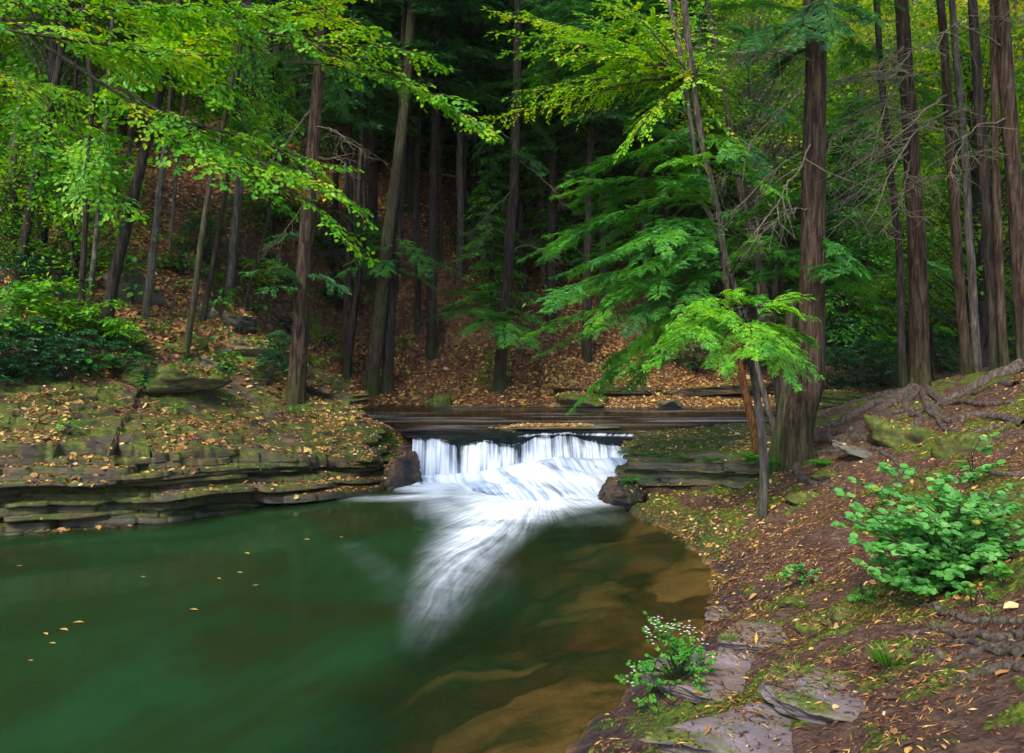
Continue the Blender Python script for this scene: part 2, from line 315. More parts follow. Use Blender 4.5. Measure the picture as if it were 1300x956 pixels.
CP += [np.array(a, float) for a in [(-11, 10.3, 1.15), (-9, 10.9, 1.1), (-7.3, 11.5, .97), (-5.9, 12, .88), (-5, 12.5, .85), (-4.3, 13.2, .75), (-3.4, 13.9, .50), (-2.8, 14.6, .43), (-2.2, 15.6, .52), (-2.1, 16.5, .74),
       (-2.6, 18.5, .95), (-14, 12, 1.7), (-20, 12, 2.5), (-4, 22, 1.5), (0, 25.2, 1.0), (5, 25, .95), (9, 25.5, 1.0), (0, 28, 1.3), (8, 30, 1.3), (20, 40, 1.5), (-8, 20, 1.9), (-15, 20, 2.4), (-20, 40, 2.2), (0, 60, 1.6), (30, 60, 2), (-40, 60, 2.5),
       (2.3, 16, .5), (2.0, 14.6, .2), (2.4, 14.1, .22), (3.2, 13.4, .28), (3.7, 13.0, .35), (3.2, 14.6, .55), (2.9, 16.6, .62), (4.2, 16, .8), (5, 18, .84), (7, 19, .86), (12, 19.5, 1.4), (16, 14, 2.8), (16, 20, 2.2), (25, 15, 3.2), (25, 25, 2.6),
       (0, 0, 1.2), (3, 0, 1.25), (-3, 0, .9), (0, 3, .95), (.8, 4.3, .72), (3, 3, 1.15), (-10, -6, 1.2), (10, -6, 1.8), (10, 3, 1.9), (7, 7, 1.7), (20, 3, 2.8), (-15, 2, 1.4), (0, -20, 1.5), (30, -10, 2.8), (-30, -10, 2)]]
CP = np.array(CP)
def _phi(r2): return .5*r2*np.log(r2+1e-9)
def _tps(C):
    n = len(C); r2 = ((C[:, None, :2]-C[None, :, :2])**2).sum(-1); K = _phi(r2)+np.eye(n)*.15
    P = np.c_[np.ones(n), C[:, :2]]; A = np.block([[K, P], [P.T, np.zeros((3, 3))]])
    return np.linalg.solve(A, np.r_[C[:, 2], 0, 0, 0])
_w = _tps(CP)
def tps(x, y):
    x = np.asarray(x, float); sh = x.shape; x = x.ravel(); y = np.asarray(y, float).ravel(); r = np.zeros_like(x)
    for k in range(0, len(x), 40000):
        xs, ys = x[k:k+40000], y[k:k+40000]
        r[k:k+40000] = _phi((xs[:, None]-CP[:, 0])**2+(ys[:, None]-CP[:, 1])**2)@_w[:-3]+_w[-3]+_w[-2]*xs+_w[-1]*ys
    return r.reshape(sh)
FX = [-60, -20, -10, -6, -3, 0, 5, 12, 20, 30, 60]; FY = [14, 15, 16.2, 18.2, 21.3, 25.6, 27, 30, 35, 40, 50]
def base_z(x, y):
    t = tps(x, np.clip(y, -20, 60)); t = np.clip(t, .15, 3.4)
    d = y-np.interp(x, FX, FY)+1.2*(fbm(x*.16, y*.1, 3, 4)-.5)
    hill = .60*np.where(d > -2, np.log1p(np.exp(np.clip(d, -20, 60)*1.3))/1.3, 0)*np.interp(x, [-60, 3, 14, 40], [1, 1, .8, .8])
    nr = sst(26, 12, y)*sst(-1.5, .5, x)
    t = t+nr*((fbm(x*5, y*5, 3, 13)-.5)*.09+(fbm(x*15, y*15, 3, 14)-.5)*.035)
    return t+hill+(fbm(x*.5, y*.5, 4, 1)-.5)*.35*sst(0, 4, d+2)+(fbm(x*1.6, y*1.6, 4, 2)-.5)*.13
def sdf(x, y, poly):
    poly = np.asarray(poly, float); d = np.full(np.shape(x), 1e9); ins = np.zeros(np.shape(x), bool)
    for (ax, ay), (bx, by) in zip(poly, np.roll(poly, -1, axis=0)):
        ex, ey = bx-ax, by-ay; t = np.clip(((x-ax)*ex+(y-ay)*ey)/(ex*ex+ey*ey), 0, 1)
        d = np.minimum(d, (x-ax-t*ex)**2+(y-ay-t*ey)**2)
        c = ((ay > y) != (by > y)) & (x < ex*(y-ay)/(ey if abs(ey) > 1e-9 else 1e-9)+ax); ins ^= c
    d = np.sqrt(d); return np.where(ins, -d, d)
POOL = [(-14, 9.3), (-11, 10.3), (-7.3, 11.5), (-5.9, 11.95), (-5.06, 12.35), (-4.3, 13.2), (-3.4, 13.9), (-2.8, 14.5), (-2.2, 15.3), (-1.95, 16.2), (0, 16.0), (1.7, 14.2), (1.87, 13.7), (2.05, 12.8), (2.27, 11.6), (2.45, 10.5), (2.3, 9.4),
        (2.15, 8.7), (1.75, 7.7), (1.0, 6.6), (.6, 5.6), (.1, 4.3), (-.7, 3.0), (-3, 1.6), (-7, .3), (-14, -1)]
CREEK = [(-2.0, 16.35), (-2.3, 17.5), (-3, 19), (-3.8, 21), (-4.6, 23.2), (-4, 24.8), (0, 24.6), (3, 24.0), (5, 24.2), (9, 24.6), (14, 27), (20, 33), (23, 31), (16, 24), (11, 20.6), (7, 19.4), (5.4, 18.4), (4.2, 17.6), (3.0, 17.0), (2.35, 16.35)]
def crest_y(x): return np.interp(x, [-2.2, -1.6, -1, -.3, .1, .5, 1.0, 1.5, 1.9, 2.3], [16.15, 16.35, 16.5, 16.4, 16.6, 17.0, 17.15, 16.95, 16.6, 16.35])+.14*(vn(x*2.3, 0*x, 8)-.5)+.10*(vn(x*7.3, 0*x, 9)-.5)
def foot(x):                                      # foot of the drop, its height, end of the apron
    zb = np.interp(x, [-2.2, -1.2, -.5, .2, 1.2, 2.3], [.04, .06, .16, .30, .38, .40]); ye = np.interp(x, [-2.2, -1.2, -.3, .4, 1.2, 1.8, 2.3], [15.3, 14.5, 13.7, 13.4, 13.6, 13.9, 14.2])
    return np.interp(x, [-2.2, -1, 0, .6, 1.2, 1.8, 2.3], [15.9, 16.15, 16.2, 16.38, 16.4, 16.2, 15.95]), zb, ye
def fall_z(x, y):
    yb, zb, ye = foot(x); yc = crest_y(x)
    z = np.where(y > yc, .74, np.where(y > yb, zb+(.74-zb)*np.clip((y-yb)/(yc-yb), 0, 1), zb*np.clip((y-ye)/(yb-ye), 0, 1)**.8))
    return z
def ground_z(x, y):
    z = base_z(x, y); dp = sdf(x, y, POOL); dc = sdf(x, y, CREEK); nz = (fbm(x*1.3, y*1.3, 4, 6)-.5)
    dpn = dp+nz*.35+(fbm(x*4, y*4, 3, 16)-.5)*.22*sst(-.5, .5, x)
    sl = np.where(x > 1.2, .42, .55)
    z = np.where(dpn > 0, np.minimum(z, .0+sl*dpn-.30*sst(-1.7, -2.3, x)*sst(9, 9.8, y)), z)
    wr = sst(-3.0, -.5, x); wr = wr*sst(13.5, 11.5, y)
    bed = -(wr*np.interp(-dpn, [0, .9, 1.8, 3.0], [0, .15, .34, .95])+(1-wr)*np.interp(-dpn, [0, .5, 3], [.0, .6, .95]))+nz*.16*sst(0, .6, -dpn)
    bed = bed-.30*sst(-1.7, -2.3, x)*sst(9, 9.8, y); z = np.where(dpn <= 0, bed, z)
    bc = np.where(dc > 0, .78+.40*dc+.30*np.clip(dc-1.5, 0, 9)**2+nz*.12, .78-np.clip(-dc*.35, 0, .3)+nz*.06)
    z = np.where((dc < 8) & (dpn > 0), np.minimum(z, bc), z)
    inf = (x > -2.3) & (x < 2.35) & (y < 18.2) & (y > 13.3) & (dpn > -.0)
    z = np.where(inf & (dp > -.3), np.minimum(z, fall_z(x, y)-.14), z)
    return z, dpn, dc
# ---- ground sheet: fine rings in front of the camera, coarse behind
th = np.unique(np.r_[np.linspace(-180, -52, 30), np.linspace(-52, 52, 700), np.linspace(52, 180, 30)])[:-1]*PI/180
rr = np.r_[np.linspace(.3, 3, 12), 3*np.exp(np.linspace(0, math.log(170/3), 620))[1:]]
TH, RR = np.meshgrid(th, rr); X = RR*np.sin(TH); Y = RR*np.cos(TH)
Z, DP, DC = ground_z(X, Y)
hd = Y-np.interp(X, FX, FY)
litter = np.clip(sst(-1.5, 1, hd)+.85*sst(0, 1, -1-X)+.75*sst(23.5, 24.5, Y)+.55*np.exp(-((X-3)**2+(Y-11)**2)/4)*fbm(X*1.5, Y*1.5, 3, 9)*2, 0, 1)
litter = np.where((X > 0) & (Y < 19), litter*.8+.12, litter)
def moss_f(X, Y, hd):
    bias = .10*(X > .5)*(Y < 22)+.16*np.exp(-((X-1.95)**2+(Y-13.0)**2)/.7)+.08*(X < 0)*(hd < 3)+.09*np.exp(-((X-6)**2/3+(Y-9.5)**2/2))+.06*sst(14, 16, Y)*(X > 4)-.10*np.exp(-((X-2.8)**2/1+(Y-8.5)**2/2.5))-.12*sst(26, 30, Y)
    return sst(.57, .68, fbm(X*.9, Y*.9, 3, 12)*.55+fbm(X*5, Y*5, 4, 15)*.45+bias-.01)
moss = moss_f(X, Y, hd)
Z = Z+moss*(.012+.03*fbm(X*9, Y*9, 2, 17))*(RR < 26)*(DP > 0)
wet = sst(.75, .05, DP+.5*(fbm(X*2, Y*2, 3, 19)-.5))*(DP < 1.2)
bed = np.clip(sst(.12, -.05, DP)+sst(.05, -.1, DC), 0, 1)
V = np.stack([X, Y, Z], -1).reshape(-1, 3); F = grid_faces(len(rr), len(th), True)
cidx = len(V); 
ground = mesh('ground', V, F, M['ground'], None, True, {'litter': litter.ravel(), 'moss': moss.ravel(), 'bed': bed.ravel(), 'wet': wet.ravel()})
tag(ground, kind='structure')
surfV = [V]; surfF = [F]
def reg(V, F): surfV.append(V); surfF.append(F)
# ------------------------------------------------------------------ rock ledges (strata follow the bank)
def ledge(curve, top, zb, W, seed, amp, ds=.035, hz=.011, batter=.25, terr=.07, sideL=1, skew=0):
    C = resample(curve, int(np.sum(np.linalg.norm(np.diff(np.array(curve), axis=0), axis=1))/ds)); n = len(C)
    T = norm(np.gradient(C, axis=0)); k = 25; Tp = np.pad(T, ((k, k), (0, 0)), 'edge'); T = norm(np.stack([np.convolve(Tp[:, i], np.ones(2*k+1)/(2*k+1), 'valid') for i in (0, 1)], -1))
    Nn = np.stack([-T[:, 1], T[:, 0]], -1)*sideL; s = np.arange(n)*ds
    zt = top(C[:, 0], C[:, 1])
    nf = int((zt.max()-zb)/hz); tf = np.linspace(0, 1, nf); zf = zb+(zt[None]-zb)*tf[:, None]
    th_ = np.cumsum(np.random.default_rng(seed).uniform(.02, .14, 80))-1.0
    zz = zf+.24*(fbm(s*.30, s*0, 3, seed)[None]-.5)*2+.05*(fbm(s[None]*1.3, zf*2, 3, seed+8)-.5)*2+skew*s[None]
    K = np.searchsorted(th_, zz); lo = th_[np.clip(K-1, 0, 79)]; hi = th_[np.clip(K, 0, 79)]; fr = np.clip((zz-lo)/(hi-lo+1e-6), 0, 1)
    def rnd(a, b): return _tab[(a.astype(int)*7+seed) % 256, (b.astype(int)*13+a.astype(int)*3) % 256]
    def blocks(k, fq, A):
        kk = k+0*s[None]; u = s[None]*fq*(.6+.8*rnd(kk, kk*0))+rnd(kk, kk*0+5)*9+.25*fbm(s[None]*2+kk, kk, 2, seed); c = np.floor(u); f = u-c
        return A*(rnd(c, kk)-.5)+A*.7*(rnd(c, kk+31)-.5)*(f-.5)*2-.35*A*(np.abs(2*f-1)**8)*-1
    def off(k):
        kk = k+0*s[None]; return amp*(fbm(s[None]*.45+k*7.3, k*3.1, 2, seed)-.5)*1.6+blocks(k, .5, amp*.85)+blocks(k+40, 2.1, amp*.16)+amp*1.1*(rnd(kk, kk*0+11) < .3)*fbm(s[None]*.5, kk*2, 2, seed+6)
    o = off(K)+batter*tf[:, None]**1.2+.022*(2*np.abs(fr-.5))**7
    o = o+.012*(fbm(s[None]*14, zz*30, 2, seed+5)-.5)
    Vf = np.concatenate([C[None]+Nn[None]*o[..., None], zf[..., None]], -1)
    wt = np.cumsum(np.r_[.02, np.full(int(W/.045), .045)]); wt = wt[wt < W]
    O = o[-1][None]+wt[:, None]; XY = C[None]+Nn[None]*O[..., None]; z = top(XY[..., 0], XY[..., 1])
    q = (z+.05*fbm(XY[..., 0]*.8, XY[..., 1]*.8, 3, seed+7)*2)/terr; fl = np.floor(q); zq = (fl+sst(.0, .22, q-fl))*terr-(.05*fbm(XY[..., 0]*.8, XY[..., 1]*.8, 3, seed+7)*2)
    m = sst(0, .5, wt)[:, None]*.85; z = z*(1-m)+zq*m+.07*(fbm(XY[..., 0]*4, XY[..., 1]*6, 4, seed)-.5)
    z = z-np.where(wt > W-.4, (wt-(W-.4))*.9, 0)[:, None]
    Vt = np.concatenate([XY, z[..., None]], -1); V = np.concatenate([Vf, Vt]); nr = V.shape[0]
    fcs = grid_faces(nr, n)
    if sideL < 0: fcs = fcs[:, ::-1]
    return V.reshape(-1, 3), fcs
LC = [(-13, 9.6), (-11, 10.3), (-7.3, 11.5), (-5.9, 11.95), (-5.06, 12.35), (-4.3, 13.2), (-3.4, 13.9), (-2.8, 14.5), (-2.25, 15.3), (-2.0, 16.2), (-2.25, 17.4), (-2.9, 19), (-3.6, 20.4)]
def ltop(x, y): return base_z(x, y)+.07+.10*(fbm(x*.9, y*1.3, 3, 44)-.5)*2
V, F = ledge(LC, ltop, -.55, 4.0, 21, .46, skew=.045, batter=.62, ds=.025, terr=.10); reg(V, F)
tag(mesh('rock_ledge', V, F, M['shale'], None, True), 'broad layered mossy shale ledge strewn with yellow leaves on the left bank of the pool', 'rock ledge')
RC = [(2.75, 17.6), (2.4, 16.5), (2.28, 15.5), (2.02, 14.75), (2.4, 14.2), (3.2, 13.6), (4.0, 12.8), (4.7, 12.3), (5.4, 12.0)]
def rtop(x, y): return .88+.12*sst(3, 5, x)-.10*sst(16, 14, y)*sst(3.4, 2.6, x)+.06*(fbm(x*1.2, y*1.2, 3, 31)-.5)*2+.02*(y-14.5)*0
V, F = ledge(RC, rtop, .0, 2.5, 33, .40, batter=-.05, terr=.06, skew=-.03); reg(V, F)
tag(mesh('rock_ledge', V, F, M['shale_right'], None, True), 'low layered grey shale ledge right of the waterfall with ferns on its rim', 'rock ledge')
# ------------------------------------------------------------------ stones
def stone(name, c, size, mat, label, cat='rock', rot=(0, 0, 0), seed=0, flat=1.0, blocky=.35, group=None, n=40, rough=.12):
    r_ = np.random.default_rng(seed*7+1); u = np.linspace(0, 2*PI, n*2, endpoint=False); w = np.sin(np.linspace(-PI/2, PI/2, n))*PI/2*.35+np.linspace(-PI/2, PI/2, n)*.65
    U_, W_ = np.meshgrid(u, w); d = np.stack([np.cos(W_)*np.cos(U_), np.cos(W_)*np.sin(U_), np.sin(W_)], -1)
    slabby = blocky <= .25; a = np.linspace(0, 2*PI, 7 if slabby else 6, endpoint=False)+r_.uniform(-.4, .4, 7 if slabby else 6)
    tz = r_.normal(0, .12 if slabby else .45, len(a)); pn = [np.array([math.cos(q), math.sin(q), z]) for q, z in zip(a, tz)]+[np.array([*r_.normal(0, .06 if slabby else .25, 2), 1]), np.array([0, 0, -1])]
    ph = list(r_.uniform(.72, 1.02, len(a)))+[.9, .9]
    if not slabby:
        for q in range(5): z = r_.normal(0, 1, 3); pn.append(z); ph.append(r_.uniform(.8, 1.0))
    pn = norm(np.array(pn)); pw = 26 if slabby else (12 if blocky < .6 else 7)
    r = (np.maximum((d@pn.T)/np.array(ph), 1e-3)**pw).sum(-1)**(-1/pw); p = d*r[..., None]
    ns = fbm(p[..., 0]*2.2+p[..., 2]*1.3+9, p[..., 1]*2.2+p[..., 2]*.9+9, 5, seed); p = p*(1+rough*3.2*(ns[..., None]-.5))
    hgt = size[2]/2; lz = p[..., 2]*hgt/.055+ns*3; lay = np.floor(lz); fr = lz-lay
    p[..., :2] *= (1+(.13*(vn(lay*3.3+U_*1.2, lay+np.cos(U_), seed)-.5)-.05*(2*np.abs(fr-.5))**6)[..., None])
    p[..., 2] += (.012/max(hgt, .05))*(fbm(p[..., 0]*size[0]*9, p[..., 1]*size[1]*9, 3, seed)-.5)
    V = p.reshape(-1, 3)*np.array(size)/2
    from mathutils import Euler
    R = np.array(Euler(rot).to_matrix()); Vw = V@R.T+np.array(c); F = grid_faces(n, 2*n, True); reg(Vw, F)
    o = mesh(name, V@R.T, F, mat, None, True); o.location = [float(k) for k in c]
    return tag(o, label, cat, group)
def make_bvh(): 
    Fs = []; n = 0
    for v, f in zip(surfV, surfF): Fs.append(f+n); n += len(v)
    return BVHTree.FromPolygons(np.concatenate(surfV).tolist(), np.concatenate(Fs).tolist())
bvg = BVHTree.FromPolygons(np.concatenate(surfV[:3]).tolist(), np.concatenate([surfF[0], surfF[1]+len(surfV[0]), surfF[2]+len(surfV[0])+len(surfV[1])]).tolist())
bv = make_bvh()
def hit(u, v):
    d = px(u, v, 1.0)-np.array([0, 0, CZ]); r = bv.ray_cast(Vector((0, 0, CZ)), Vector(d).normalized(), 200)
    return np.array(r[0]) if r[0] else px(u, v, 40)
def hitg(u, v):
    d = px(u, v, 1.0)-np.array([0, 0, CZ]); r = bvg.ray_cast(Vector((0, 0, CZ)), Vector(d).normalized(), 200)
    return np.array(r[0])
def drop(x, y):
    r = bv.ray_cast(Vector((x, y, 60)), Vector((0, 0, -1)), 100)
    return (np.array(r[0]), np.array(r[1])) if r[0] else (np.array([x, y, 0.]), UP)
def at(u, v, dz=0): p = hit(u, v); p = p.copy(); p[2] += dz; return p
stone('boulder', (1.93, 14.05, .02), (.85, 1.2, .8), M['wet_rock'], 'dark wet boulder with stuck leaves at the right foot of the waterfall', seed=2, rot=(.1, .2, .3))
stone('boulder', (-2.15, 15.75, .12), (.75, 1.3, .85), M['wet_rock'], 'black wet boulder between the left ledge and the waterfall', seed=5, rot=(0, -.2, -.4))
stone('boulder', at(610, 541, -.02), (1.2, .7, .22), M['wet_rock'], 'flat wet stone at the lip of the falls left of the leaf patch', seed=6)
stone('gravel_bar', px(690, 541, 18.6)-UP*.04, (2.6, 1.2, .14), M['hill_rock'], 'low gravel bar covered in yellow leaves in the creek above the falls', 'gravel bar', seed=8, blocky=.7)
stone('rock_slab', at(168, 382, .15), (.95, .25, 1.5), M['hill_rock'], 'upright leaning mossy slab on the left hillside beside a leaning trunk', rot=(.5, -.55, .3), seed=11, blocky=.2)
stone('rock_slab', at(285, 405, .1), (1.5, .9, .35), M['hill_rock'], 'pale tilted slab on top of the dark rock pile on the hillside', rot=(.3, .25, .1), seed=12, blocky=.2)
stone('boulder', at(300, 422, .1), (1.3, 1.1, .9), M['wet_rock'], 'dark hollow boulder under the pale tilted slab', seed=13)
stone('boulder', at(318, 446, .12), (1.3, .9, .55), M['hill_rock'], 'grey green boulder at the bottom of the dark rock pile', seed=14)
stone('rock_slab', at(273, 468, .05), (.7, .5, .35), M['hill_rock'], 'small brown slab lying in leaves below the rock pile', rot=(.4, .2, .8), seed=15, blocky=.2)
stone('boulder', at(362, 412, .1), (.6, .5, .6), M['wet_rock'], 'small dark boulder just left of the straight brown trunk', seed=16)
stone('boulder', at(398, 497, .02), (.9, .5, .28), M['wet_rock'], 'low dark stone at the foot of the straight brown trunk', seed=17)
stone('rock_slab', at(215, 492, .15), (2.2, 1.2, .6), M['moss_rock'], 'long mossy rock behind the left ledge under the seedlings', seed=18)
stone('boulder', at(850, 517, .05), (.9, .6, .35), M['hill_rock'], 'rounded brown stone on the far edge of the creek', seed=19)
stone('boulder', at(560, 515, .1), (.7, .6, .5), M['moss_rock'], 'mossy stone on the far bank left of the centre trunk', seed=20)
stone('boulder', at(735, 513, .1), (1.6, .8, .5), M['moss_rock'], 'wide mossy stone on the far bank right of the centre trunk', seed=21)
for k, (u, v, w, h, lab) in enumerate([(900, 500, 4.6, .34, 'long dark stone shelf running along the far bank behind the slender trees'), (760, 500, 3.4, .26, 'thin dark stone shelf on the far bank under the hanging hemlock boughs'), (1070, 512, 2.6, .5, 'mossy overhanging slab on the bank behind the big trunk')]):
    stone('rock_shelf', at(u, v, .12), (w, 1.1, h), M['shale'] if k < 2 else M['moss_rock'], lab, 'rock', seed=30+k, blocky=.18, rot=(0, .05*(k-1), .05))
stone('rock_slab', at(1092, 578, .05), (.85, .45, .10), M['hill_rock'], 'thin tilted stone plate on the dirt path right of the big trunk', rot=(.1, .28, -.15), seed=40, blocky=.2)
stone('mossy_mound', at(1155, 556, -.12), (1.0, .9, .62), M['moss_rock'], 'rounded mossy mound above the dirt path, nearer the big trunk', 'mound', seed=41, blocky=.7)
stone('mossy_mound', at(1215, 566, -.12), (.7, .7, .6), M['moss_rock'], 'rounded mossy mound above the dirt path, behind the round leaved shrub', 'mound', seed=42, blocky=.7)
stone('mossy_mound', at(1290, 640, .0), (.8, .9, .5), M['moss_rock'], 'bright yellow green moss mound at the right edge behind the round leaved shrub', 'mound', seed=43, blocky=.7)
for k, (u, v, s, r, lab) in enumerate([(940, 862, (1.25, 1.0, .14), (.03, .05, .2), 'flat pinkish slab at the bottom, leftmost of the flat slabs'), (1075, 880, (1.1, .75, .12), (.02, .02, -.1), 'flat pinkish slab at the bottom right of the small grass tuft'),
        (985, 808, (1.0, .7, .13), (.03, .05, .3), 'flat pinkish slab beside the yellow green moss stone'), (1000, 930, (1.3, .8, .12), (.03, .03, .05), 'large flat slab at the very bottom of the view'), (925, 775, (.6, .4, .1), (0, .12, .6), 'small wet slab at the pool edge above the flowering plant')]):
    stone('flat_stone', at(u, v, -.045), s, M['slab'], lab, 'slab', rot=r, seed=50+k, blocky=.25, rough=.07)
for k, (u, v, s, lab) in enumerate([(1040, 800, (.34, .28, .18), 'yellow green mossy stone beside the pinkish slabs, the larger'), (1070, 778, (.3, .22, .16), 'yellow green mossy stone behind the larger mossy one'), (1010, 765, (.25, .2, .12), 'small mossy stone beside the purple mud'),
        (1140, 832, (.3, .25, .1), 'mossy lump beside the grass tuft near the roots'), (1050, 605, (.5, .4, .2), 'mossy stone between the big trunk and the dirt path'), (1020, 632, (.5, .35, .2), 'low mossy stone below the roots of the big trunk')]):
    stone('mossy_stone', at(u, v, .0), s, M['moss_rock'], lab, 'rock', seed=60+k, blocky=.7, n=24)
bv = make_bvh()
# ------------------------------------------------------------------ water
nx, ny = 330, 330; xs = np.linspace(-14, 3.2, nx); ys = np.linspace(-1, 16.6, ny); X, Y = np.meshgrid(xs, ys); gz, dp, _ = ground_z(X, Y)
sx, sy = .55, 14.9                                   # where the stream enters the pool
dx, dy = X-sx, sy-Y; r = np.hypot(dx, dy); ang = np.arctan2(dx, dy)
cx = np.interp(Y, [7.2, 8.7, 10.7, 12.2, 13.2, 14], [-.85, -.78, -.62, -.34, -.05, .3]); wd = np.interp(Y, [7.0, 8.7, 10.7, 12.2, 13.3, 14], [.35, .34, .42, .52, .95, 1.3]); st = np.interp(Y, [6.6, 7.8, 8.7, 9.7, 10.7, 12, 13], [.01, .08, .24, .48, .78, 1.2, 1.4])
foam = st*np.exp(-((X-cx)/wd)**2)
foam = np.maximum(foam, .9*np.exp(-((Y-14.45-.1*(X+1))/.28)**2)*sst(-3.4, -1.2, X)*sst(1.2, .2, X))
foam = np.maximum(foam, .95*sst(-.55, .15, Y-foot(np.clip(X, -2.2, 2.2))[2])*(X > -2.2)*(X < 2))
foam = np.maximum(foam, .055*np.exp(-(((X+1.5)+.5*(Y-9.6))/.5)**2)*sst(6.5, 8.5, Y)*sst(12, 10.8, Y))
foam = np.maximum(foam, .09*np.exp(-((Y-12.6-.2*(X-1))/.6)**2)*sst(.2, .9, X)*sst(2.3, 1.4, X))
foam = np.maximum(foam, .08*np.exp(-((ang+.22)/.16)**2)*sst(3.5, 5.0, r)*sst(8.0, 5.6, r))
foam = np.clip(foam-.035, 0, 2)
uvp = np.stack([ang*3.2+.35*fbm(X*.5, Y*.5, 2, 3), r*.45+.5*fbm(X*.8, Y*.8, 2, 5)], -1)
keep = (dp < .6); F = grid_faces(ny, nx); F = F[keep.ravel()[F].all(1)]
pool = mesh('pool_water', np.stack([X, Y, .012*(fbm(X*1.1, Y*1.1, 2, 3)-.5)+.05*np.clip(foam, 0, 1)*(.4+fbm(X*2, Y*.8, 2, 8))], -1).reshape(-1, 3), F, M['pool'], None, True, {'foam': foam.ravel(), 'depth': np.clip(-gz, 0, 2).ravel()}, uvp.reshape(-1, 2))
tag(pool, kind='structure')
xs = np.linspace(-6, 24, 420); ys = np.linspace(16.6, 35, 260); X, Y = np.meshgrid(xs, ys); gz, _, dc = ground_z(X, Y)
fm = .9*np.exp(-((Y-17.62-.10*(X-2.5))/.13)**2)*sst(2.5, 2.8, X)*sst(4.4, 3.6, X)*(.5+fbm(X*3, Y, 2, 4))+.3*np.exp(-((Y-19.9-.05*X)/.22)**2)*sst(3, 4, X)*sst(7.5, 5, X)+.10*sst(.5, .72, fbm(X*.4, Y*3, 3, 8))
F = grid_faces(260, 420); F = F[((dc < .5) & ((Y > 17.72) | (X > 2.42+(Y-16.6)*.45))).ravel()[F].all(1)]
tag(mesh('creek_water', np.stack([X, Y, .803+0*X], -1).reshape(-1, 3), F, M['creek'], None, True, {'foam': fm.ravel(), 'depth': np.clip(.8-gz, 0, 1).ravel()}, np.stack([Y*.6+.2*fbm(X, Y, 2), X*.5], -1).reshape(-1, 2)), kind='structure')
# ---- waterfall sheet: upstream lip, drop, apron
ns, ntu, ntd, nta = 420, 40, 34, 90
s = np.linspace(0, 1, ns); rows = []; fo = []; uvs = []
xe_l, xe_r = -2.0, 2.32
xc = xe_l+(xe_r-xe_l)*s; yc = crest_y(xc); yb, zb, ye = foot(xc); strand = fbm(xc*7, xc*0, 3, 40); clump = vn(xc*2.6, xc*0+3, 41)
step_y = np.interp(xc, [-2, .0, .6, 1.5, 2.3], [17.9, 17.0, 17.45, 17.6, 17.2])+.25*(fbm(xc*2.2, xc*0, 3, 66)-.5)
thin = .9*np.exp(-((xc-.12)/.12)**2)+.7*np.exp(-((xc+1.05)/.09)**2)+.4*np.exp(-((xc-1.15)/.1)**2)
L = 0
for i in range(ntu):
    t = i/(ntu-1); y = 18.0+(yc-18.0)*t; w = 1-t
    x = xc+(xc > .5)*(xc-.5)*.42*w-(xc < -1)*(-1-xc)*.5*w
    z = .806-.045*sst(.12, -.12, y-step_y)+.012*(fbm(x*3, y*3, 2, 9)-.5)-.03*sst(.85, 1, t)+(np.interp(xc, [-2, -1.6, -1.1, -.5, .15, .5, 1.0, 1.6, 2.3], [.10, .09, -.03, .02, -.07, .04, .06, .01, -.04])+.07*(fbm(xc*2.3, xc*0, 3, 91)-.5)*2)*sst(.6, 1, t)
    rows.append(np.stack([x, y, z], -1)); fo.append(-.9+1.5*np.exp(-((y-step_y+.06)/.13)**2)*sst(-.1, .3, xc)*fbm(xc*2.5, xc*0, 3, 67)*1.5+.9*sst(.15, .02, y-yc)*sst(.4, .5, strand)+.3*sst(.55, .75, fbm(x*2, y*.8, 2, 77))); uvs.append(np.stack([xc, 0*xc+t*1.5], -1))
z1 = rows[-1][:, 2]
for i in range(1, ntd):
    t = i/(ntd-1); arc = .10*math.sin(min(1, t*1.6)*PI/2)
    y = yc-(yc-yb)*(.30*math.sin(t*PI/2)+.70*t)-.06*(strand-.5)*math.sin(t*PI); z = z1+(zb-z1)*(t**1.35)+.10*(fbm(xc*2.2, t*3+xc*0, 3, 68)-.5)*math.sin(t*PI)*sst(-.1, .5, xc)
    rows.append(np.stack([xc, y, z], -1)); fo.append(.34+.35*t-thin*(1-.6*t)+.35*(clump-.5)-.75*sst(.04+.45*clump*strand, 0, t)); uvs.append(np.stack([xc, 0*xc+1.5+t*.9], -1))
for i in range(1, nta):
    t = i/(nta-1); y = yb+(ye-yb)*t
    x = xc-.45*t*np.clip((xc+.2)/2.4, -.2, 1)**1.0-.12*t*t*(xc > 0); x = x+.0
    base = zb*(1-t)**.85
    mound = .20*(fbm(x*1.9+y*.9, y*1.1-x*.5, 3, 51)-.5)*2+.05*(fbm(x*6+y*3, y*2, 2, 52)-.5)*2
    z = base+mound*math.sin(min(1, t*3)*PI/2)*(1-t)**.6*np.clip(zb*4, .35, 1)+.10*np.exp(-((t-.14)/.1)**2)+.03*(1-t)-.02*t
    rows.append(np.stack([x, y, z], -1)); fo.append(.95-.42*sst(.50, .70, fbm(x*1.5+y*1.6, y*.9-x*.3, 3, 57))*(t > .2)-.35*sst(.9, 1, t)*sst(.5, .6, fbm(x*2, y*0+1, 2, 5))); uvs.append(np.stack([x*.42+y*.13, 0*xc+2.4+t*1.9], -1))
V = np.stack(rows); nr = V.shape[0]
tag(mesh('waterfall', V.reshape(-1, 3), grid_faces(nr, ns), M['fall'], None, True, {'foam': np.stack(fo).ravel()}, np.stack(uvs).reshape(-1, 2)), 'low white waterfall spilling over a rock step into the green pool', 'waterfall')
